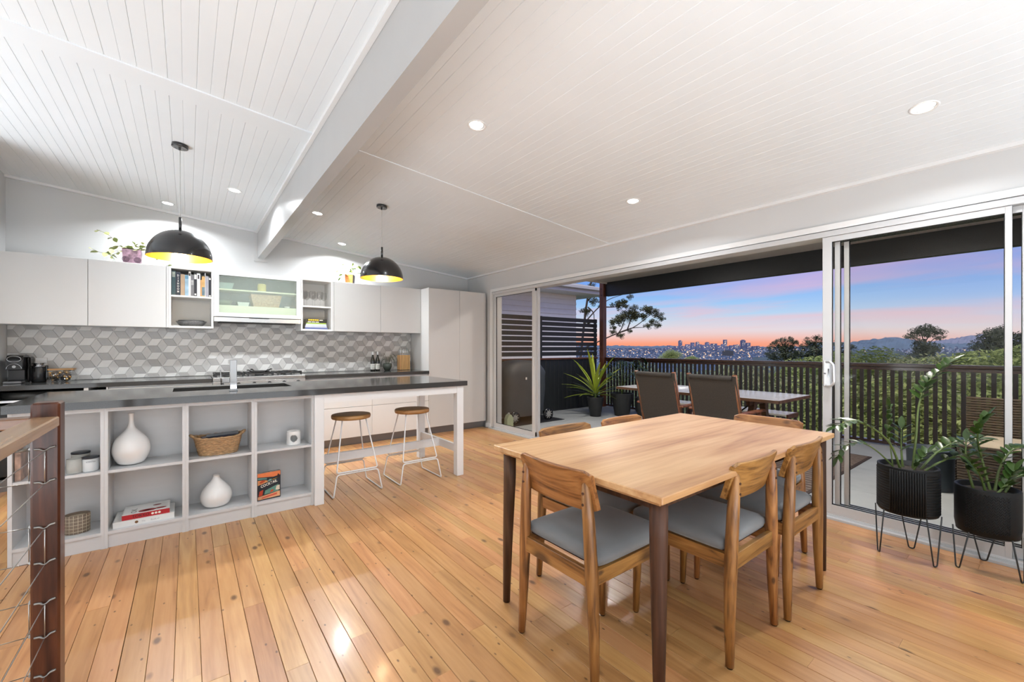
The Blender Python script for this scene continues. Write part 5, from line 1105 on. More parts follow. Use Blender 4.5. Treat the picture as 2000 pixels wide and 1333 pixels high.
eb = MB().box(4.22, 4.25, 1.33, 4.33, DZ, DZ + .0085).box(6.25, 6.28, 1.33, 4.33, DZ, DZ + .0085).box(4.25, 6.25, 1.33, 1.36, DZ, DZ + .0085).box(4.25, 6.25, 4.3, 4.33, DZ, DZ + .0085); part('edge_binding', eb, mat('rug_binding', (.05, .03, .022), .9), t)
RZ = DZ + .0088
# outdoor table with slats
m_out = wood('outdoor_teak', (.05, .022, .01), (.10, .045, .02), (.16, .075, .036), axis=1, scale=7, rough=.45, rnd=.1, knots=0); m_outt = mat('weathered_top', (.52, .49, .44), .22, nscale=8, namt=.10, stretch=(1, .1, 1), rnd=.06, coat=.3)
t = thing('outdoor_table', 'long outdoor timber table with pale weathered top on trestle legs', 'table', (5.03, 2.67, RZ))
for k in range(8): part('slat', MB().box(4.605 + k * .1065, 4.605 + k * .1065 + .102, 1.69, 3.66, .675, .70, b=.003), m_outt, t)
part('rim', MB().box(4.6, 4.6045, 1.685, 3.665, .668, .698).box(5.452, 5.457, 1.685, 3.665, .668, .698).box(4.6045, 5.452, 1.680, 1.6895, .668, .698).box(4.6045, 5.452, 3.6605, 3.67, .668, .698), m_out, t)
for yy in (2.05, 3.30):
    part('leg', MB().box(-.035, .035, yy - .03, yy + .03, .012, .71, M=Matrix.Translation((4.70, 0, RZ)) @ Matrix.Rotation(.30, 4, 'Y')), m_out, t); part('leg', MB().box(-.035, .035, yy - .03, yy + .03, .012, .71, M=Matrix.Translation((5.36, 0, RZ)) @ Matrix.Rotation(-.30, 4, 'Y')), m_out, t)
    part('crossbar', MB().box(4.78, 5.28, yy - .02, yy + .02, .60, .668), m_out, t); part('stretcher', MB().box(4.84, 5.22, yy - .02, yy + .02, .25, .31), m_out, t)
part('spine_bar', MB().box(5.0, 5.06, 2.07, 3.28, .255, .305), m_out, t)
for yy, s in ((2.07, 1), (3.28, -1)): part('steel_brace', MB().tube([(5.03, yy + s * .4, .29), (5.03, yy, .64)], .008, 6), m_iron, t)
t = thing('outdoor_bench', 'low pale slatted bench behind the outdoor table', 'bench', (5.90, 2.9, RZ))
for k in range(3): part('slat', MB().box(5.74 + k * .11, 5.845 + k * .11, 2.02, 3.7, .385, .41, b=.003), m_outt, t)
for yy in (2.3, 3.4): part('leg', MB().box(5.76, 5.80, yy, yy + .05, RZ, .384).box(6.0, 6.04, yy, yy + .05, RZ, .384).box(5.80, 6.0, yy, yy + .05, .34, .384), m_out, t)
part('end_board', MB().box(5.74, 6.065, 2.0, 2.0195, .36, .41), m_out, t)
# sling chairs
m_sling = mat('sling_mesh', (.040, .033, .026), .7, nscale=160, namt=.35, bump=.3, bscale=400); m_cedar = wood('cedar_frame', (.08, .026, .01), (.16, .055, .022), (.24, .09, .04), axis=2, scale=8, rough=.4, rnd=.1, knots=0)
def sling_chair(label):
    t = thing('outdoor_chair', label, 'chair', (0, 0, 0), 'sling chairs at the outdoor table')   # faces +x
    bw = .235
    for s in (-1, 1):
        part('back_post', MB().tube([(-.02, s * bw, .36), (-.10, s * bw, .66), (-.19, s * bw, .985)], [.021, .02, .024], 8, flat=.8), m_cedar, t, local=True)
        part('leg', MB().tube([(-.22, s * .262, 0), (.14, s * .262, .44), (.22, s * .262, .58)], .02, 8), m_cedar, t, local=True); part('leg', MB().tube([(.34, s * .262, 0), (.30, s * .262, .34), (.26, s * .262, .60)], .02, 8), m_cedar, t, local=True)
        part('armrest', MB().box(-.10, .36, s * .262 - .03, s * .262 + .03, .60, .622, b=.006), m_cedar, t, local=True)
        part('seat_rail', MB().tube([(-.04, s * .225, .385), (.40, s * .225, .43)], .018, 8), m_cedar, t, local=True)
    b = [(-.008, .40), (-.045, .52), (-.088, .68), (-.135, .84), (-.172, .955), (-.176, .975)]
    pts = MB(); v = []; n = 8
    for (x, z) in b:
        for k in range(n + 1):
            u = -1 + 2 * k / n; v.append((x - .030 - .010 * (1 - u * u), u * .252, z))
    f = [(i * (n + 1) + k, i * (n + 1) + k + 1, (i + 1) * (n + 1) + k + 1, (i + 1) * (n + 1) + k) for i in range(len(b) - 1) for k in range(n)]
    v2 = [(p[0] + .006, p[1], p[2]) for p in v]; pts.add(v, f, 0, True); pts.add(v2, [tuple(reversed(q)) for q in f], 0, True); part('sling_back', pts, m_sling, t, local=True)
    part('top_sleeve', MB().tube([(-.198, -.216, .955), (-.206, 0, .955), (-.198, .216, .955)], .026, 10), m_sling, t, local=True)
    part('sling_seat', MB().box(-.02, .40, -.21, .21, .385, .397, b=.004), m_sling, t, local=True)
    part('seat_bar', MB().box(-.04, -.005, -.225, .225, .37, .40), m_cedar, t, local=True); part('seat_bar', MB().box(.385, .41, -.225, .225, .395, .425), m_cedar, t, local=True)
    return t
c1 = sling_chair('brown sling chair at the outdoor table, nearer the dark pots'); c1.location = (4.33, 2.775, RZ + .012); c1.rotation_euler = (0, 0, .02)
dup(c1, (4.33, 2.125, RZ + .012), -.02, 'brown sling chair at the outdoor table, nearer the sliding door handle')
# agave pot on the table
lf_ag = leafmat('agave_leaf', (.015, .03, .02), (.03, .05, .03)); t = thing('potted_agave', 'dark spiky plant in a low bowl on the outdoor table', 'potted plant', (5.2, 2.66, .7005))
part('bowl', MB().lathe([(.06, 0), (.09, .01), (.11, .06), (.10, .06), (.08, .05), (0, .05)], 24, (5.2, 2.66, .7005)), m_potb, t); ag = leaf_mesh(.20, .035, lf_ag, 'leaf', 5, .02, .4); ra = random.Random(2)
for k in range(20): a = k * 2.4; leaf(t, ag, (5.2, 2.66, .752), (math.cos(a), math.sin(a), .5 + .12 * (k % 8)), 0, ra.uniform(.7, 1.05))
# big pots near the corner
def pot(cx, cy, r0, r1, h, name, label, m_, rimw=.02, belly=None):
    t = thing(name, label, 'potted plant', (cx, cy, DZ)); p = [(r0, 0), (r0 + .004, .006)] + (belly or []) + [(r1, h - .012), (r1 + .004, h), (r1 - rimw, h), (r1 - rimw - .004, h - .05)]
    part('pot', MB().lathe(p, 36, (cx, cy, DZ)), m_, t); part('soil', MB().lathe([(r1 - rimw - .005, h - .045), (0, h - .035)], 24, (cx, cy, DZ)), m_soil, t); return t
m_dp = mat('charcoal_pot', (.022, .023, .023), .6, nscale=10, namt=.15, bump=.2, bscale=60)
m_drac = leafmat('dracaena_leaf', (.20, .30, .015), (.50, .56, .06), .4); dm = leaf_mesh(.55, .046, m_drac, 'leaf', 8, .30, .35)
PA = (6.02, 5.28); t = pot(PA[0], PA[1], .095, .155, .36, 'potted_dracaena', 'yellow green striped dracaena in a black pot on the deck', m_dp); rd = random.Random(8)
part('stem', MB().tube([(PA[0], PA[1], .25), (PA[0], PA[1], .42)], [.028, .02], 8), m_zzs, t)
for k in range(26):
    a = k * 2.399; el = .10 + 1.30 * ((k + .5) / 26.0); leaf(t, dm, (PA[0] + .015 * math.cos(a), PA[1] + .015 * math.sin(a), .33 + .004 * k), (math.cos(a) * math.cos(el), math.sin(a) * math.cos(el), math.sin(el)), rd.uniform(-.4, .4), rd.uniform(.85, 1.25) * (.85 + .4 * k / 26))
m_palm = leafmat('palm_leaf', (.012, .035, .012), (.04, .07, .03), .35); fm = leaf_mesh(.16, .022, m_palm, 'leaf', 4, .25, .3); bm_ = leaf_mesh(.15, .085, m_palm, 'leaf', 5, .2, .2)
PB = (6.47, 5.02); t = pot(PB[0], PB[1], .13, .205, .42, 'potted_palm', 'large black tapered pot with dark feathery palm on the deck', m_dp)
for k in range(9):
    a = k * 2.399 + .5; r_ = rd.uniform(.18, .34); zt = rd.uniform(.75, 1.05); P = spline([(PB[0], PB[1], .34), (PB[0] + .3 * r_ * math.cos(a), PB[1] + .3 * r_ * math.sin(a), .34 + (zt - .34) * .6), (PB[0] + r_ * math.cos(a), PB[1] + r_ * math.sin(a), zt), (PB[0] + r_ * 1.5 * math.cos(a), PB[1] + r_ * 1.5 * math.sin(a), zt - .04)], 6)
    part('frond_stem', MB().tube(P, .004, 5), m_zzs, t)
    for i in range(6, len(P) - 1):
        d = (Vector(P[i + 1]) - Vector(P[i - 1])).normalized(); sd = d.cross(Vector((0, 0, 1))).normalized()
        for s in (-1, 1): leaf(t, fm, P[i], d * .6 + sd * s * .9 + Vector((0, 0, -.1)), 0, rd.uniform(.7, 1.1))
PC = (6.80, 4.76); t = pot(PC[0], PC[1], .12, .165, .34, 'potted_shrub', 'smaller rounded black pot with leafy shrub by the railing', m_dp, belly=[(.165, .10), (.178, .2), (.172, .29)])
for k in range(5):
    a = k * 1.3; P = spline([(PC[0] + .03 * math.cos(a), PC[1] + .03 * math.sin(a), .26), (PC[0] + .08 * math.cos(a), PC[1] + .08 * math.sin(a), .6), (PC[0] + .14 * math.cos(a) - .05, PC[1] + .14 * math.sin(a) + .12, .9 + .03 * k)], 6); part('stem', MB().tube(P, .006, 5), m_zzs, t)
    for i in range(3, len(P)): leaf(t, bm_, P[i], (rd.uniform(-1, 1), rd.uniform(-1, 1), rd.uniform(-.3, .6)), 0, rd.uniform(.7, 1.1))
t = pot(6.42, 5.62, .11, .15, .30, 'potted_fern', 'dark pot with pale streaky leaves behind the dracaena', m_dp); fl2 = leaf_mesh(.42, .035, leafmat('grey_fern', (.05, .09, .06), (.16, .2, .15)), 'leaf', 6, .3, .3)
for k in range(22): a = k * 2.399; el = .5 + .9 * (k / 22.0); leaf(t, fl2, (6.42, 5.62, .24), (math.cos(a) * math.cos(el), math.sin(a) * math.cos(el), math.sin(el)), 0, rd.uniform(.8, 1.5))
# covered barbecue
t = thing('covered_barbecue', 'barbecue under a dark fabric cover behind the sliding door', 'barbecue', (4.62, 5.82, DZ)); v = []; f = []; n = 28
pf = [(.0, .10), (1.0, .09), (1.0, .60), (1.04, .80), (1.0, .86), (.80, .96), (.5, 1.02), (.18, 1.03), (0.0, 1.025)]
rb = random.Random(6); rings = [(.93, .10), (.95, .30), (.97, .55), (1.0, .78), (1.01, .84), (.94, .90), (.75, .99), (.45, 1.045), (.12, 1.06)]
for (s, z) in rings:
    for k in range(n):
        a = 2 * PI * k / n; ca, sa = math.cos(a), math.sin(a); e = (abs(ca) ** 5 + abs(sa) ** 5) ** (-1 / 5.0); w = 1 + .025 * math.sin(5 * a + z * 9) * (1 if z < .8 else .3)
        v.append((4.62 + .47 * s * ca * e * w, 5.80 + .26 * (s if z < .86 else .4 + .6 * s) * sa * e * w, DZ + z))
for i in range(len(rings) - 1):
    for k in range(n): f.append((i * n + k, i * n + (k + 1) % n, (i + 1) * n + (k + 1) % n, (i + 1) * n + k))
f.append(tuple((len(rings) - 1) * n + k for k in range(n)))
part('cover', MB().add(v, f, 0, True), mat('barbecue_cover', (.045, .05, .055), .6, nscale=5, namt=.15, bump=.3, bscale=20), t)
for wx in (4.30, 5.05):
    Mw = Matrix.Translation((wx, 5.52, DZ + .105)) @ Matrix.Rotation(PI / 2, 4, 'X'); wl = part('wheel', MB().lathe([(.075, -.02), (.097, -.02), (.103, -.01), (.103, .02), (.075, .02)], 28, M=Mw), m_black, t)
    hub = MB().lathe([(.078, .018), (.02, .022), (0, .022)], 24, M=Mw)
    for k in range(9): a = 2 * PI * k / 9; hub.box(.018, .074, -.005, .005, .02, .026, M=Mw @ Matrix.Rotation(a, 4, 'Z'))
    part('hub_cap', hub, mat('wheel_grey', (.32, .31, .29), .5), wl)
part('cart_frame', MB().box(4.25, 5.02, 5.60, 6.0, DZ + .10, DZ + .16), m_black, t)
letters('R', t, m_pale, (4.835, 5.529, .71), (1, 0, 0), (0, 0, 1), height=.075)
part('cover_tab', MB().box(4.545, 4.575, 5.527, 5.530, .68, .72), m_pale, t)
tag(solo('floor_mat', MB().box(4.1, 5.30, 5.36, 6.1, DZ, DZ + .006), m_dark), 'black mat under the covered barbecue', 'mat')
jug = MB().prism([(-.06, 0), (.06, 0), (.06, .15), (.035, .20), (.0, .225), (-.035, .20), (-.06, .15)], 1, 5.36, 5.28, M=Matrix.Translation((4.03, 0, DZ)))
t = thing('plastic_jug', 'pale translucent plastic jug on the deck behind the left door panel', 'jug', (4.03, 5.32, DZ)); part('body', jug, mat('jug_plastic', (.42, .46, .30), .4, sss=.1), t); part('cap', MB().lathe([(.016, 0), (.016, .02), (0, .02)], 14, (4.03, 5.32, DZ + .222)), mat('jug_cap', (.5, .5, .48), .4), t)
# planter and wicker chair seen between the plants
t = pot(5.36, .72, .15, .165, .36, 'planter', 'slate blue round planter behind the indoor potted plants', mat('slate_planter', (.05, .065, .08), .5, nscale=8, namt=.15)); 
t = thing('wicker_chair', 'brown wicker armchair on the deck at the far right', 'chair', (5.05, .18, DZ)); m_wick = mat('wicker', (.10, .07, .045), .65, nscale=26, namt=.4, stretch=(1, 1, 3), bump=.5, bscale=60)
g = MB()
for k in range(22): z = DZ + .06 + k * .021; g.tube([(4.82, .50 - .002, z), (4.82, -.10, z), (5.38, -.10, z), (5.38, .50, z), (4.82, .50, z)], .0105, 5, cap=False)
part('woven_body', g, m_wick, t)
g = MB()
for k in range(16): z = DZ + .06 + .462 + k * .021; g.tube([(5.38, -.10, z), (5.38, .50, z)], .0105, 5)
part('woven_back', g, m_wick, t); part('seat_cushion', MB().box(4.84, 5.36, -.08, .48, DZ + .46, DZ + .53, b=.02), mat('cream_cushion', (.55, .45, .33), .8), t)
for (x_, y_) in ((4.83, -.09), (4.83, .49), (5.37, -.09), (5.37, .49)): part('leg', MB().tube([(x_, y_, DZ), (x_, y_, DZ + .07)], .015, 8), m_wick, t)
# ------------------------------------------------------------------ the neighbour's house
t = thing('neighbour_house', 'white weatherboard house beyond the privacy screen', 'house', (8.2, 11.5, -4))
m_wb = mat('weatherboard_white', (.78, .78, .78), .6, nscale=6, namt=.03)
part('wall', MB().box(4.0, 10.1, 9.7, 16, -4, 2.93), m_wb, t)
for k in range(14): part('weatherboard', MB().prism([(9.668, .70 + k * .16), (9.70, .70 + k * .16), (9.70, .86 + k * .16), (9.69, .86 + k * .16)], 0, 4.0, 10.1), m_wb, t)
part('soffit', MB().box(3.4, 10.95, 9.1, 16.5, 2.931, 2.96), m_wb, t); part('fascia', MB().box(3.4, 10.97, 9.06, 9.0995, 2.94, 3.13).box(10.951, 10.985, 9.0995, 16.5, 2.94, 3.13), m_alu, t); part('gutter', MB().box(3.4, 11.02, 8.97, 9.0595, 3.04, 3.16, b=.02), m_alu, t)
part('roof', MB().add([(3.4, 9.0, 3.15), (11.0, 9.0, 3.15), (11.0, 16.5, 3.15), (3.4, 16.5, 3.15), (5.5, 12.6, 4.1), (8.2, 12.6, 4.1)], [(0, 1, 5, 4), (1, 2, 5), (2, 3, 4, 5), (3, 0, 4)]), mat('roof_grey', (.30, .30, .31), .6), t)

# ------------------------------------------------------------------ land
def ridge(name, pts, base, depth, m_, seed, amp, step, mats=None, sub=1):
    """a wooded hill range as relief: rows of displaced points between its crest line and its foot"""
    rr = random.Random(seed); v = []; f = []; cols = []
    P = []
    for i in range(len(pts) - 1):
        (x0, y0, z0), (x1, y1, z1) = pts[i], pts[i + 1]; n = max(2, int(math.hypot(x1 - x0, y1 - y0) / step))
        for k in range(n): u = k / n; P.append((x0 + (x1 - x0) * u, y0 + (y1 - y0) * u, z0 + (z1 - z0) * u))
    P.append(pts[-1]); rows = 9
    for (x, y, z) in P:
        d = math.hypot(x, y); ux, uy = x / d, y / d
        for r in range(rows):
            w = r / (rows - 1); zz = base + (z - base) * math.sin(w * PI / 2) + rr.uniform(-amp, amp) * (.4 + w)
            v.append((x - ux * depth * (1 - w), y - uy * depth * (1 - w), zz if r else base))
        v.append((x + ux * depth, y + uy * depth, base))
    m = rows + 1
    for i in range(len(P) - 1):
        for r in range(m - 1): f.append((i * m + r, (i + 1) * m + r, (i + 1) * m + r + 1, i * m + r + 1))
    return MB().add(v, f)
def pol(px, d):
    p = (px - 1000) / 824.0; S_, C_ = math.sin(YAW), math.cos(YAW)
    return ((S_ + C_ * p) * d, (C_ - S_ * p) * d)
m_land = mat('valley_floor_haze', (.075, .11, .18), .95, nscale=.006, namt=.35, spec=.1); m_slope = mat('near_slope', (.06, .085, .03), .95, nscale=.2, namt=.4, spec=.1)  # distance haze is put into the blue of the valley floor
LZ = -85.0
PROF = [(9, -7), (25, -9), (60, -16), (150, -34), (450, -66), (1200, -84), (2400, -82), (3200, -67), (4000, -52), (5000, -34), (6500, -12), (9000, 6), (26000, 8)]
def lz(d):
    for (a, za), (b, zb) in zip(PROF, PROF[1:]):
        if a <= d <= b: return za + (zb - za) * (d - a) / (b - a)
    return PROF[-1][1]
def fan(lo, hi, m_):
    v = []; f = []; n = 60; P = [p for p in PROF if lo <= p[0] <= hi]
    for (d, z) in P:
        for k in range(n + 1):
            a = -YAW + PI / 2 + math.radians(-105 + 210 * k / n); v.append((d * math.cos(a), d * math.sin(a), z))
    for i in range(len(P) - 1):
        for k in range(n): q = i * (n + 1) + k; f.append((q, q + n + 1, q + n + 2, q + 1))
    return MB().add(v, f, 0, True)
struct('ground', fan(400, 1e6, None), m_land)
struct('ground_slope', fan(0, 500, None).add([(-30, -30, -14), (30, -30, -14), (30, 30, -14), (-30, 30, -14)], [(0, 1, 2, 3)]), m_slope)
m_hill = mat('far_hill_haze', (.10, .15, .22), .95, nscale=.01, namt=.25); m_hill2 = mat('wooded_hill', (.05, .075, .09), .95, nscale=.02, namt=.35)  # far hill colour has the distance haze mixed in
def hz(y, d): return 1.22 + (680 - y) / 824.0 * d
def P3(px, y, d): x_, y_ = pol(px, d); return (x_, y_, hz(y, d))
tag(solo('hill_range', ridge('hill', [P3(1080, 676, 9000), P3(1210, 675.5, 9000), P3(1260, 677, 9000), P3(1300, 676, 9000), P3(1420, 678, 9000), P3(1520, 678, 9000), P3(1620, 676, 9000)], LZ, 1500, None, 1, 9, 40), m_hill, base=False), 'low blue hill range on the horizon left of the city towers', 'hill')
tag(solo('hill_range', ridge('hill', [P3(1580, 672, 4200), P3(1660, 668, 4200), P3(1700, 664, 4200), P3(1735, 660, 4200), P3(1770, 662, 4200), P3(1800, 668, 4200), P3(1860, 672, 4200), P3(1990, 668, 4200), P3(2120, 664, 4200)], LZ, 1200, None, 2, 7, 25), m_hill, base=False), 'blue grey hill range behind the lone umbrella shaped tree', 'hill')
tag(solo('hill_range', ridge('hill', [P3(1780, 672, 6500), P3(1860, 662, 6500), P3(1910, 654, 6500), P3(1960, 652, 6500), P3(2080, 654, 6500), P3(2200, 658, 6500)], LZ, 1500, None, 3, 9, 35), mat('hazy_hill', (.19, .21, .30), .95, nscale=.01, namt=.15), base=False), 'hazy mauve hill at the far right, behind the nearer hills', 'hill')  # mauve haze is part of this hill's colour
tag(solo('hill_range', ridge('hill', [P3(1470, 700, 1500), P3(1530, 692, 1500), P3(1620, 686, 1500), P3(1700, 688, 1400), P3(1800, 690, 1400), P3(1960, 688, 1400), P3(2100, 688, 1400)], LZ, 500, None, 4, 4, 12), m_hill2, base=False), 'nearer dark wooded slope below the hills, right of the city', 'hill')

# ------------------------------------------------------------------ city
m_tow = mat('tower_haze_blue', (.12, .135, .24), .5, nscale=.03, namt=.25, rnd=.18); m_litw = mat('lit_windows', (1, .8, .5), .5, emit=.9, ecol=(1, .68, .38))  # tower blue carries the haze of distance
rc = random.Random(17); DC = 5200
def tower(px, y, w, label, d=DC, step=None, spire=0):
    x_, y_ = pol(px, d); W_ = w / 824.0 * d * 1.15; h = hz(y, d); base = lz(math.hypot(x_, y_))
    t = thing('city_tower', label, 'skyscraper', (x_, y_, base), 'city towers on the skyline'); R0 = Matrix.Translation((x_, y_, base)) @ Matrix.Rotation(-YAW + rc.uniform(-.3, .3), 4, 'Z'); H_ = h - base
    part('shaft', MB().box(-W_ / 2, W_ / 2, -W_ / 2, W_ / 2, 0, H_ * (.93 if step else 1), M=R0), m_tow, t)
    if step: part('crown', MB().box(-W_ * .3, W_ * .3, -W_ * .3, W_ * .3, H_ * .93, H_, M=R0), m_tow, t)
    if spire: part('spire', MB().box(-3, 3, -3, 3, H_, H_ + spire, M=R0), m_tow, t)
    g = MB()
    for k in range(int(H_ / 14)):
        for q in range(3):
            if rc.random() < .28: xx = rc.uniform(-.45, .35) * W_; zz = rc.uniform(.3, .9) * H_; g.box(xx, xx + W_ * .12, -W_ / 2 - .4, -W_ / 2, zz, zz + 5, M=R0)
    if g.v: part('lit_windows', g, m_litw, t)
TW = ((1328.5, 665, 4.5, 'slim tall city tower at the left end of the skyline', dict(step=1)), (1416, 664, 5, 'tallest slender city tower in the middle right of the skyline', {}), (1451, 664, 6, 'tall wide city tower right of the slender one', dict(step=1)), (1461, 670, 5.5, 'shorter city tower joined to the right of the tall wide one', {}),
                     (1343, 673, 7, None, {}), (1352.5, 669.5, 5, None, {}), (1362, 668, 5, None, dict(step=1)), (1366, 673, 6, None, {}), (1374, 674, 7, None, {}), (1381, 668.5, 5.5, None, dict(step=1)), (1387, 674, 6, None, {}), (1394, 671.5, 8, None, {}), (1402, 675, 7, None, {}), (1411, 672.5, 4, None, {}), (1428, 675, 5, None, {}), (1436, 674, 5, None, {}), (1441, 673.5, 4.5, None, {}), (1306, 675, 4, None, {}), (1335, 676, 5, None, {}), (1472, 676.5, 5, None, {}), (1480, 676, 4, None, {}), (1423, 676.5, 5, None, {}), (1319, 677, 4, None, {}))
TW = sorted(TW, key=lambda q: q[0]); words = ['first', 'second', 'third', 'fourth', 'fifth', 'sixth', 'seventh', 'eighth', 'ninth', 'tenth', 'eleventh', 'twelfth', 'thirteenth', 'fourteenth', 'fifteenth', 'sixteenth', 'seventeenth', 'eighteenth', 'nineteenth', 'twentieth', 'twenty-first', 'twenty-second', 'twenty-third', 'twenty-fourth']
for i, (px, y, w, lb, kw) in enumerate(TW):
    tower(px, y, w, lb or '%s %s city tower, the %s from the left of the skyline row' % ('low' if y > 674 else 'mid height', 'broad' if w > 5.5 else 'slim', words[i]), d=5000 + (i % 4) * 170, **kw)
# suburbs: small houses and lit windows nobody could count
g = [MB(), MB(), MB()]
for i in range(9000):
    px = rc.uniform(1120, 2080); right = px > 1500
    d = (2250 + 4000 * rc.random() ** 1.15) if not right else (2100 + 2200 * rc.random())
    x_, y_ = pol(px, d); z = lz(math.hypot(x_, y_)) + (0 if not right else rc.uniform(0, 45) * (d - 2100) / 2200); s = rc.uniform(3.5, 9) * d / 4500
    k = rc.random(); near = (1330 < px < 1480)
    kind = 1 if k < (.34 if near else (.24 if not right else .07)) else (2 if k < .45 else 0)
    if kind == 1: s *= rc.choice((.35, .45, .55, .95)); g[1].box(x_ - s * .6, x_ + s * .6, y_ - s * .6, y_ + s * .6, z, z + s * 1.1)
    else: g[kind].box(x_ - s, x_ + s, y_ - s, y_ + s, z - 10, z + s * 1.2)
tag(solo('suburb_roofs', g[0], mat('suburb_haze_blue', (.075, .10, .18), .8), base=False), 'haze blue roofs and trees of the suburbs below the towers', 'suburb', None, 'stuff')  # roof colour is shifted to blue for distance haze
tag(solo('suburb_lights', g[1], mat('suburb_glow', (1, .7, .4), .5, emit=1.0, ecol=(1, .55, .28)), base=False), 'warm lit windows scattered over the suburbs', 'city lights', None, 'stuff')
tag(solo('suburb_walls', g[2], mat('suburb_haze_pale', (.26, .30, .40), .8), base=False), 'pale house walls scattered over the suburbs', 'suburb', None, 'stuff')  # wall colour is tinted blue for distance haze
x_, y_ = pol(1421.5, 3200); t = thing('dark_block', 'dark square office block below the tallest tower', 'building', (x_, y_, LZ)); Rb = Matrix.Translation((x_, y_, LZ)) @ Matrix.Rotation(-YAW - .4, 4, 'Z'); hh = hz(686, 3200) - LZ; part('walls', MB().box(-36, 36, -30, 30, 0, hh, M=Rb), mat('block_dark', (.03, .035, .05), .6), t); part('roof_plant', MB().box(-20, 16, -14, 14, hh, hh + 5, M=Rb), mat('block_dark_roof', (.04, .045, .06), .6), t)

# ------------------------------------------------------------------ trees
def crown_mesh(name, R, n, mt, seed, leaf_s=.10, lumps=9, flat=.8, core=None):
    """thousands of small two-triangle leaves gathered in lumps"""
    r = random.Random(seed); cs = []
    for k in range(lumps):
        while True:
            p = Vector((r.uniform(-1, 1), r.uniform(-1, 1), r.uniform(-1, 1)))
            if p.length < 1: break
        cs.append((Vector((p.x * R * .72, p.y * R * .72, p.z * R * .62 * flat)), R * r.uniform(.28, .5)))
    v = []; f = []
    for i in range(n):
        c, q = cs[i % lumps]; p = Vector((r.gauss(0, 1), r.gauss(0, 1), r.gauss(0, 1))); p.normalize(); p = c + p * q * (r.random() ** .35)
        a = Vector((r.gauss(0, 1), r.gauss(0, 1), r.gauss(0, .7))).normalized(); b = a.orthogonal().normalized(); s = leaf_s * r.uniform(.6, 1.4); k = len(v)
        v += [p - a * s, p + b * s * .32, p + a * s, p - b * s * .32]; f.append((k, k + 1, k + 2, k + 3))
    for ax in range(3):
        q = sorted(p[ax] for p in v); a_, b_ = q[int(.004 * len(q))], q[int(.996 * len(q))]
        for p in v: p[ax] = (p[ax] - (a_ + b_) / 2) / ((b_ - a_) / 2)
    me = bpy.data.meshes.new(name); me.from_pydata([tuple(q) for q in v], [], f); me.materials.append(mt); return me
def foliage(name, c1, c2):
    m, nt, b, out = new_mat(name); N = nt.nodes; L = nt.links; setp(b, rough=.6, col=c1)
    tl_ = N.new('ShaderNodeBsdfTranslucent'); ms_ = N.new('ShaderNodeMixShader'); ms_.inputs[0].default_value = .35; L.new(b.outputs[0], ms_.inputs[1]); L.new(tl_.outputs[0], ms_.inputs[2]); L.new(ms_.outputs[0], out.inputs[0])
    g = N.new('ShaderNodeNewGeometry'); mx = N.new('ShaderNodeMixRGB'); mx.inputs[1].default_value = tuple(c1) + (1,); mx.inputs[2].default_value = tuple(c2) + (1,); L.new(g.outputs['Random Per Island'], mx.inputs[0]); L.new(mx.outputs[0], b.inputs['Base Color']); L.new(mx.outputs[0], tl_.inputs[0]); return m
f_green = foliage('gum_foliage_green', (.13, .18, .045), (.42, .48, .16)); f_dark = foliage('gum_foliage_dark', (.035, .05, .032), (.11, .13, .075)); f_olive = foliage('gum_foliage_olive', (.12, .15, .06), (.36, .36, .19))
f_pale = foliage('canopy_haze_pale', (.30, .38, .24), (.62, .70, .50))  # pale green stands in for bright haze over the valley
m_bark = mat('gum_bark', (.045, .032, .027), .8, nscale=6, namt=.4, stretch=(1, 1, .2))
rt_ = random.Random(31)
big = [crown_mesh('foliage', 1.0, 16000, f_green, 41, .034, 16), crown_mesh('foliage', 1.0, 16000, f_olive, 42, .034, 14), crown_mesh('foliage', 1.0, 9000, f_pale, 43, .045, 14)]
def tree(name, label, px, d, ytop, ybot, wpx, proto, flat=None, group=None):
    x_, y_ = pol(px, d); zt = hz(ytop, d); zb = hz(ybot, d); R = wpx / 824.0 * d / 2; t = thing(name, label, 'tree', (x_, y_, zb - 3 * R), group)
    o = part('foliage', big[proto], None, t, kind='stuff', local=True); o.location = (0, 0, (zt + zb) / 2 - (zb - 3 * R)); o.scale = (R, R, max((zt - zb) / 2, R * .4)); o.rotation_euler = (0, 0, rt_.uniform(0, 6)); ORG[o.name] = Vector((0, 0, 0))
    part('trunk', MB().tube([(0, 0, 0), (R * .06, 0, (zt + zb) / 2 - (zb - 3 * R) + R * .2)], [R * .10, R * .05], 7), m_bark, t, local=True)
    return t
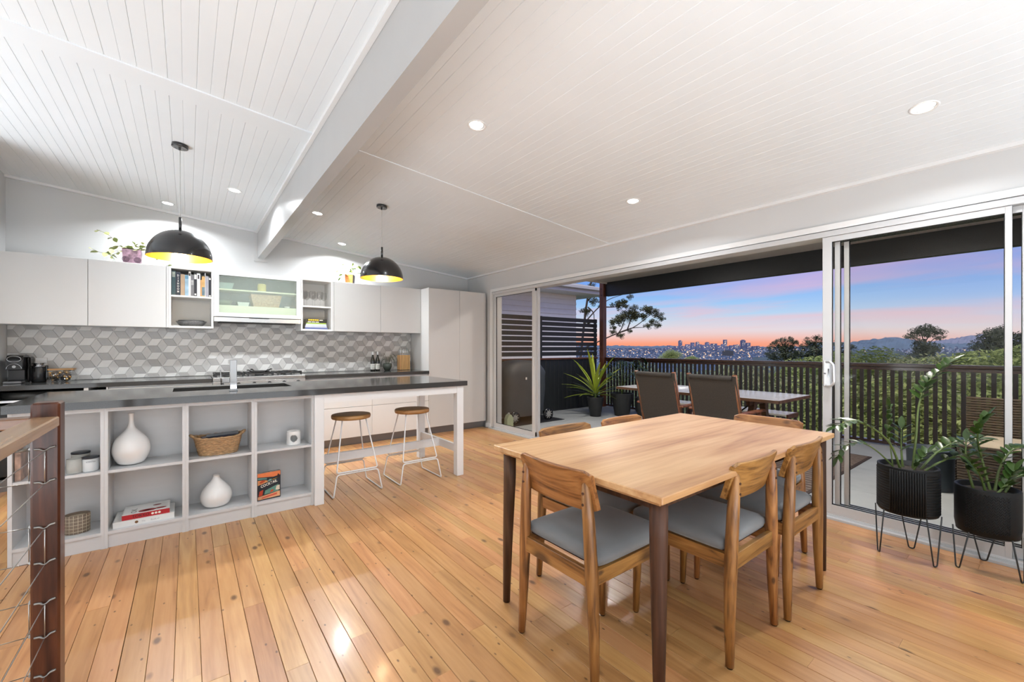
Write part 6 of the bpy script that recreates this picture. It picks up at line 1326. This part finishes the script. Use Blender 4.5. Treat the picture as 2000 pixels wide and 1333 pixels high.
# canopy right below and beyond the railing (right half), then trees in a pale haze colour down the slope on the left
k = 0
for (px, d, yt, yb, w, pr, lb) in ((1500, 26, 712, 830, 170, 1, 'olive tree canopy behind the railing, left of the door handle'), (1600, 24, 697, 830, 190, 0, 'green tree canopy behind the railing at the open door edge'), (1700, 22, 686, 830, 210, 0, 'green rounded tree canopy seen through the glass by its left edge'), (1770, 20, 704, 860, 210, 1, 'olive tree canopy in the middle of the glass panel'), (1850, 24, 698, 850, 220, 0, 'green tree canopy below the hills in the glass panel'), (1950, 18, 684, 850, 230, 0, 'tall green tree canopy at the right side of the glass panel'), (2080, 17, 670, 900, 240, 0, 'green tree canopy partly cut by the right edge'),
                                     (1560, 15, 745, 900, 260, 1, 'lower olive canopy close behind the balusters at the door edge'), (1700, 13, 740, 930, 330, 0, 'lower green canopy close behind the balusters, left in the glass'), (1860, 13, 738, 940, 340, 1, 'lower olive canopy close behind the balusters, middle of the glass'), (2020, 12, 735, 950, 360, 0, 'lower green canopy close behind the balusters, far right'), (1455, 24, 722, 880, 150, 1, 'lower olive canopy behind the outdoor table'), (1390, 40, 716, 850, 120, 2, 'pale canopy far below the railing behind the right sling chair'), (1310, 44, 715, 850, 120, 2, 'pale canopy far below the railing behind the left sling chair'), (1235, 46, 712, 850, 120, 2, 'pale canopy far below the railing behind the dark pots')):
    tree('gum_tree', lb, px, d, yt, yb, w, pr)
tree('gum_tree', 'rounded green tree top below the city, left of the tall tower', 1310, 150, 684, 712, 40, 0); tree('gum_tree', 'small green tree top below the city lights', 1350, 170, 696, 712, 30, 0)
# open crowned gums with visible limbs
def gum(label, px, d, trunk, limbs, clumps, proto, R, lw=.12):
    x_, y_ = pol(px, d); t = thing('eucalyptus_tree', label, 'tree', (x_, y_, LZ * 0 + hz(trunk[0][1], d)))
    def Q(p): a, b = pol(p[0], d + (p[2] if len(p) > 2 else 0)); return (a, b, hz(p[1], d))
    part('trunk', MB().tube(spline([Q(p) for p in trunk], 4), [lw * (1 - .5 * i / (len(trunk) * 4)) for i in range((len(trunk) - 1) * 4 + 1)], 7), m_bark, t)
    for L_ in limbs: part('limb', MB().tube(spline([Q(p) for p in L_], 4), [lw * .55 * (1 - .75 * i / ((len(L_) - 1) * 4)) for i in range((len(L_) - 1) * 4 + 1)], 6), m_bark, t)
    for (cx, cy, r, *dz) in clumps:
        o = part('leaf_clump', proto, None, t, kind='stuff', local=True); p = Q((cx, cy) + tuple(dz)); o.location = Vector(p) - ORG[t.name]; s = r * 1.12 / 824.0 * d; o.scale = (s, s, s * R); o.rotation_euler = (0, 0, rt_.uniform(0, 6)); ORG[o.name] = Vector((0, 0, 0))
    return t
sm_d = [crown_mesh('leaf_clump', 1.0, 300, f_dark, 51 + i, .13, 9) for i in range(3)]; sm_o = crown_mesh('leaf_clump', 1.0, 520, foliage('gum_leaf_olive', (.035, .045, .02), (.15, .145, .07)), 61, .11, 8)  # second leaf colour runs from dark green to olive, leaf by leaf
gum('eucalyptus with open limbs and drooping leaf clumps beside the corner post', 1150, 24, [(1128, 760), (1140, 640), (1150, 570), (1165, 520)],
    [[(1141, 632), (1165, 605), (1190, 585), (1230, 572)], [(1148, 600), (1160, 615), (1158, 650)], [(1120, 690), (1195, 656), (1235, 641), (1262, 622), (1278, 608)], [(1210, 650), (1235, 641), (1260, 640)], [(1146, 590), (1175, 560), (1195, 548)], [(1205, 655), (1215, 640), (1222, 618)], [(1225, 645), (1232, 625), (1240, 605)], [(1180, 600), (1200, 600), (1220, 596)]],
    [(1150, 575, 12), (1162, 590, 10), (1142, 610, 10), (1170, 575, 10), (1205, 598, 11), (1216, 592, 9), (1232, 581, 7), (1208, 628, 12), (1216, 620, 10), (1225, 614, 10), (1230, 623, 10), (1240, 603, 9), (1245, 618, 11), (1254, 620, 9), (1262, 606, 10), (1271, 608, 10), (1280, 612, 10), (1288, 618, 9), (1293, 624, 6), (1276, 630, 8), (1284, 637, 7), (1265, 638, 7), (1198, 632, 8), (1197, 650, 6), (1212, 657, 7), (1230, 648, 5), (1222, 600, 6), (1156, 560, 8), (1198, 642, 6), (1148, 632, 6), (1175, 600, 7), (1236, 612, 8)], sm_o, .8, .075)
gum('spreading dark eucalyptus on the ridge right of the city', 1535, 200, [(1538, 740), (1535, 700), (1533, 672)], [[(1535, 700), (1522, 680), (1512, 672)], [(1534, 690), (1545, 676), (1552, 668)]], [(1512, 671, 8), (1520, 667, 8), (1528, 664, 7), (1536, 667, 9), (1545, 665, 7), (1551, 670, 8), (1543, 660, 4), (1530, 677, 11), (1542, 679, 12), (1520, 680, 11), (1505, 680, 8), (1536, 690, 14), (1516, 692, 12), (1550, 690, 12), (1555, 668, 5), (1502, 692, 9), (1510, 700, 10), (1550, 700, 14), (1530, 702, 14)], sm_d[0], .75, .5)
gum('second dark eucalyptus on the ridge, beside the door stile', 1590, 190, [(1598, 740), (1594, 690), (1592, 668)], [[(1594, 690), (1582, 674), (1576, 666)], [(1593, 684), (1602, 670)]], [(1576, 668, 8), (1584, 670, 8), (1595, 660, 8), (1601, 662, 6), (1590, 672, 10), (1604, 670, 9), (1612, 672, 9), (1577, 661, 4), (1570, 678, 9), (1585, 682, 14), (1602, 684, 14), (1570, 692, 14), (1590, 698, 16), (1612, 690, 12), (1635, 672, 9), (1642, 682, 10), (1650, 690, 10), (1660, 676, 6), (1666, 680, 6)], sm_d[1], .75, .5)
gum('lone umbrella shaped eucalyptus seen through the glass panel', 1805, 120, [(1808, 740), (1808, 690), (1806, 662)], [[(1808, 684), (1792, 668), (1780, 658)], [(1808, 680), (1822, 664), (1836, 658)], [(1806, 672), (1800, 655), (1795, 645)], [(1807, 668), (1815, 655), (1818, 648)]], [(1787, 650, 11), (1797, 645, 11), (1808, 640, 10), (1818, 642, 10), (1826, 647, 9), (1836, 649, 8), (1776, 657, 7), (1771, 659, 4), (1786, 659, 8), (1804, 650, 12), (1815, 652, 11), (1842, 658, 5), (1830, 659, 6), (1792, 668, 8), (1800, 672, 13), (1808, 678, 13), (1795, 680, 11), (1824, 676, 10), (1816, 684, 12), (1803, 686, 13), (1829, 682, 8), (1834, 662, 5), (1805, 695, 16), (1785, 697, 12)], sm_d[2], .7, .33)
gum('broad dark green tree at the right side of the glass panel', 1945, 60, [(1950, 760), (1948, 700), (1945, 660)], [[(1948, 700), (1930, 680), (1918, 668)], [(1948, 690), (1965, 665)]], [(1935, 655, 16), (1948, 648, 15), (1960, 650, 14), (1970, 656, 15), (1925, 664, 14), (1940, 668, 20), (1960, 670, 20), (1930, 680, 18), (1950, 686, 20), (1905, 674, 10), (1900, 680, 7), (1915, 690, 10), (1965, 688, 20), (1985, 660, 16), (1990, 680, 20)], sm_d[0], .8, .25)
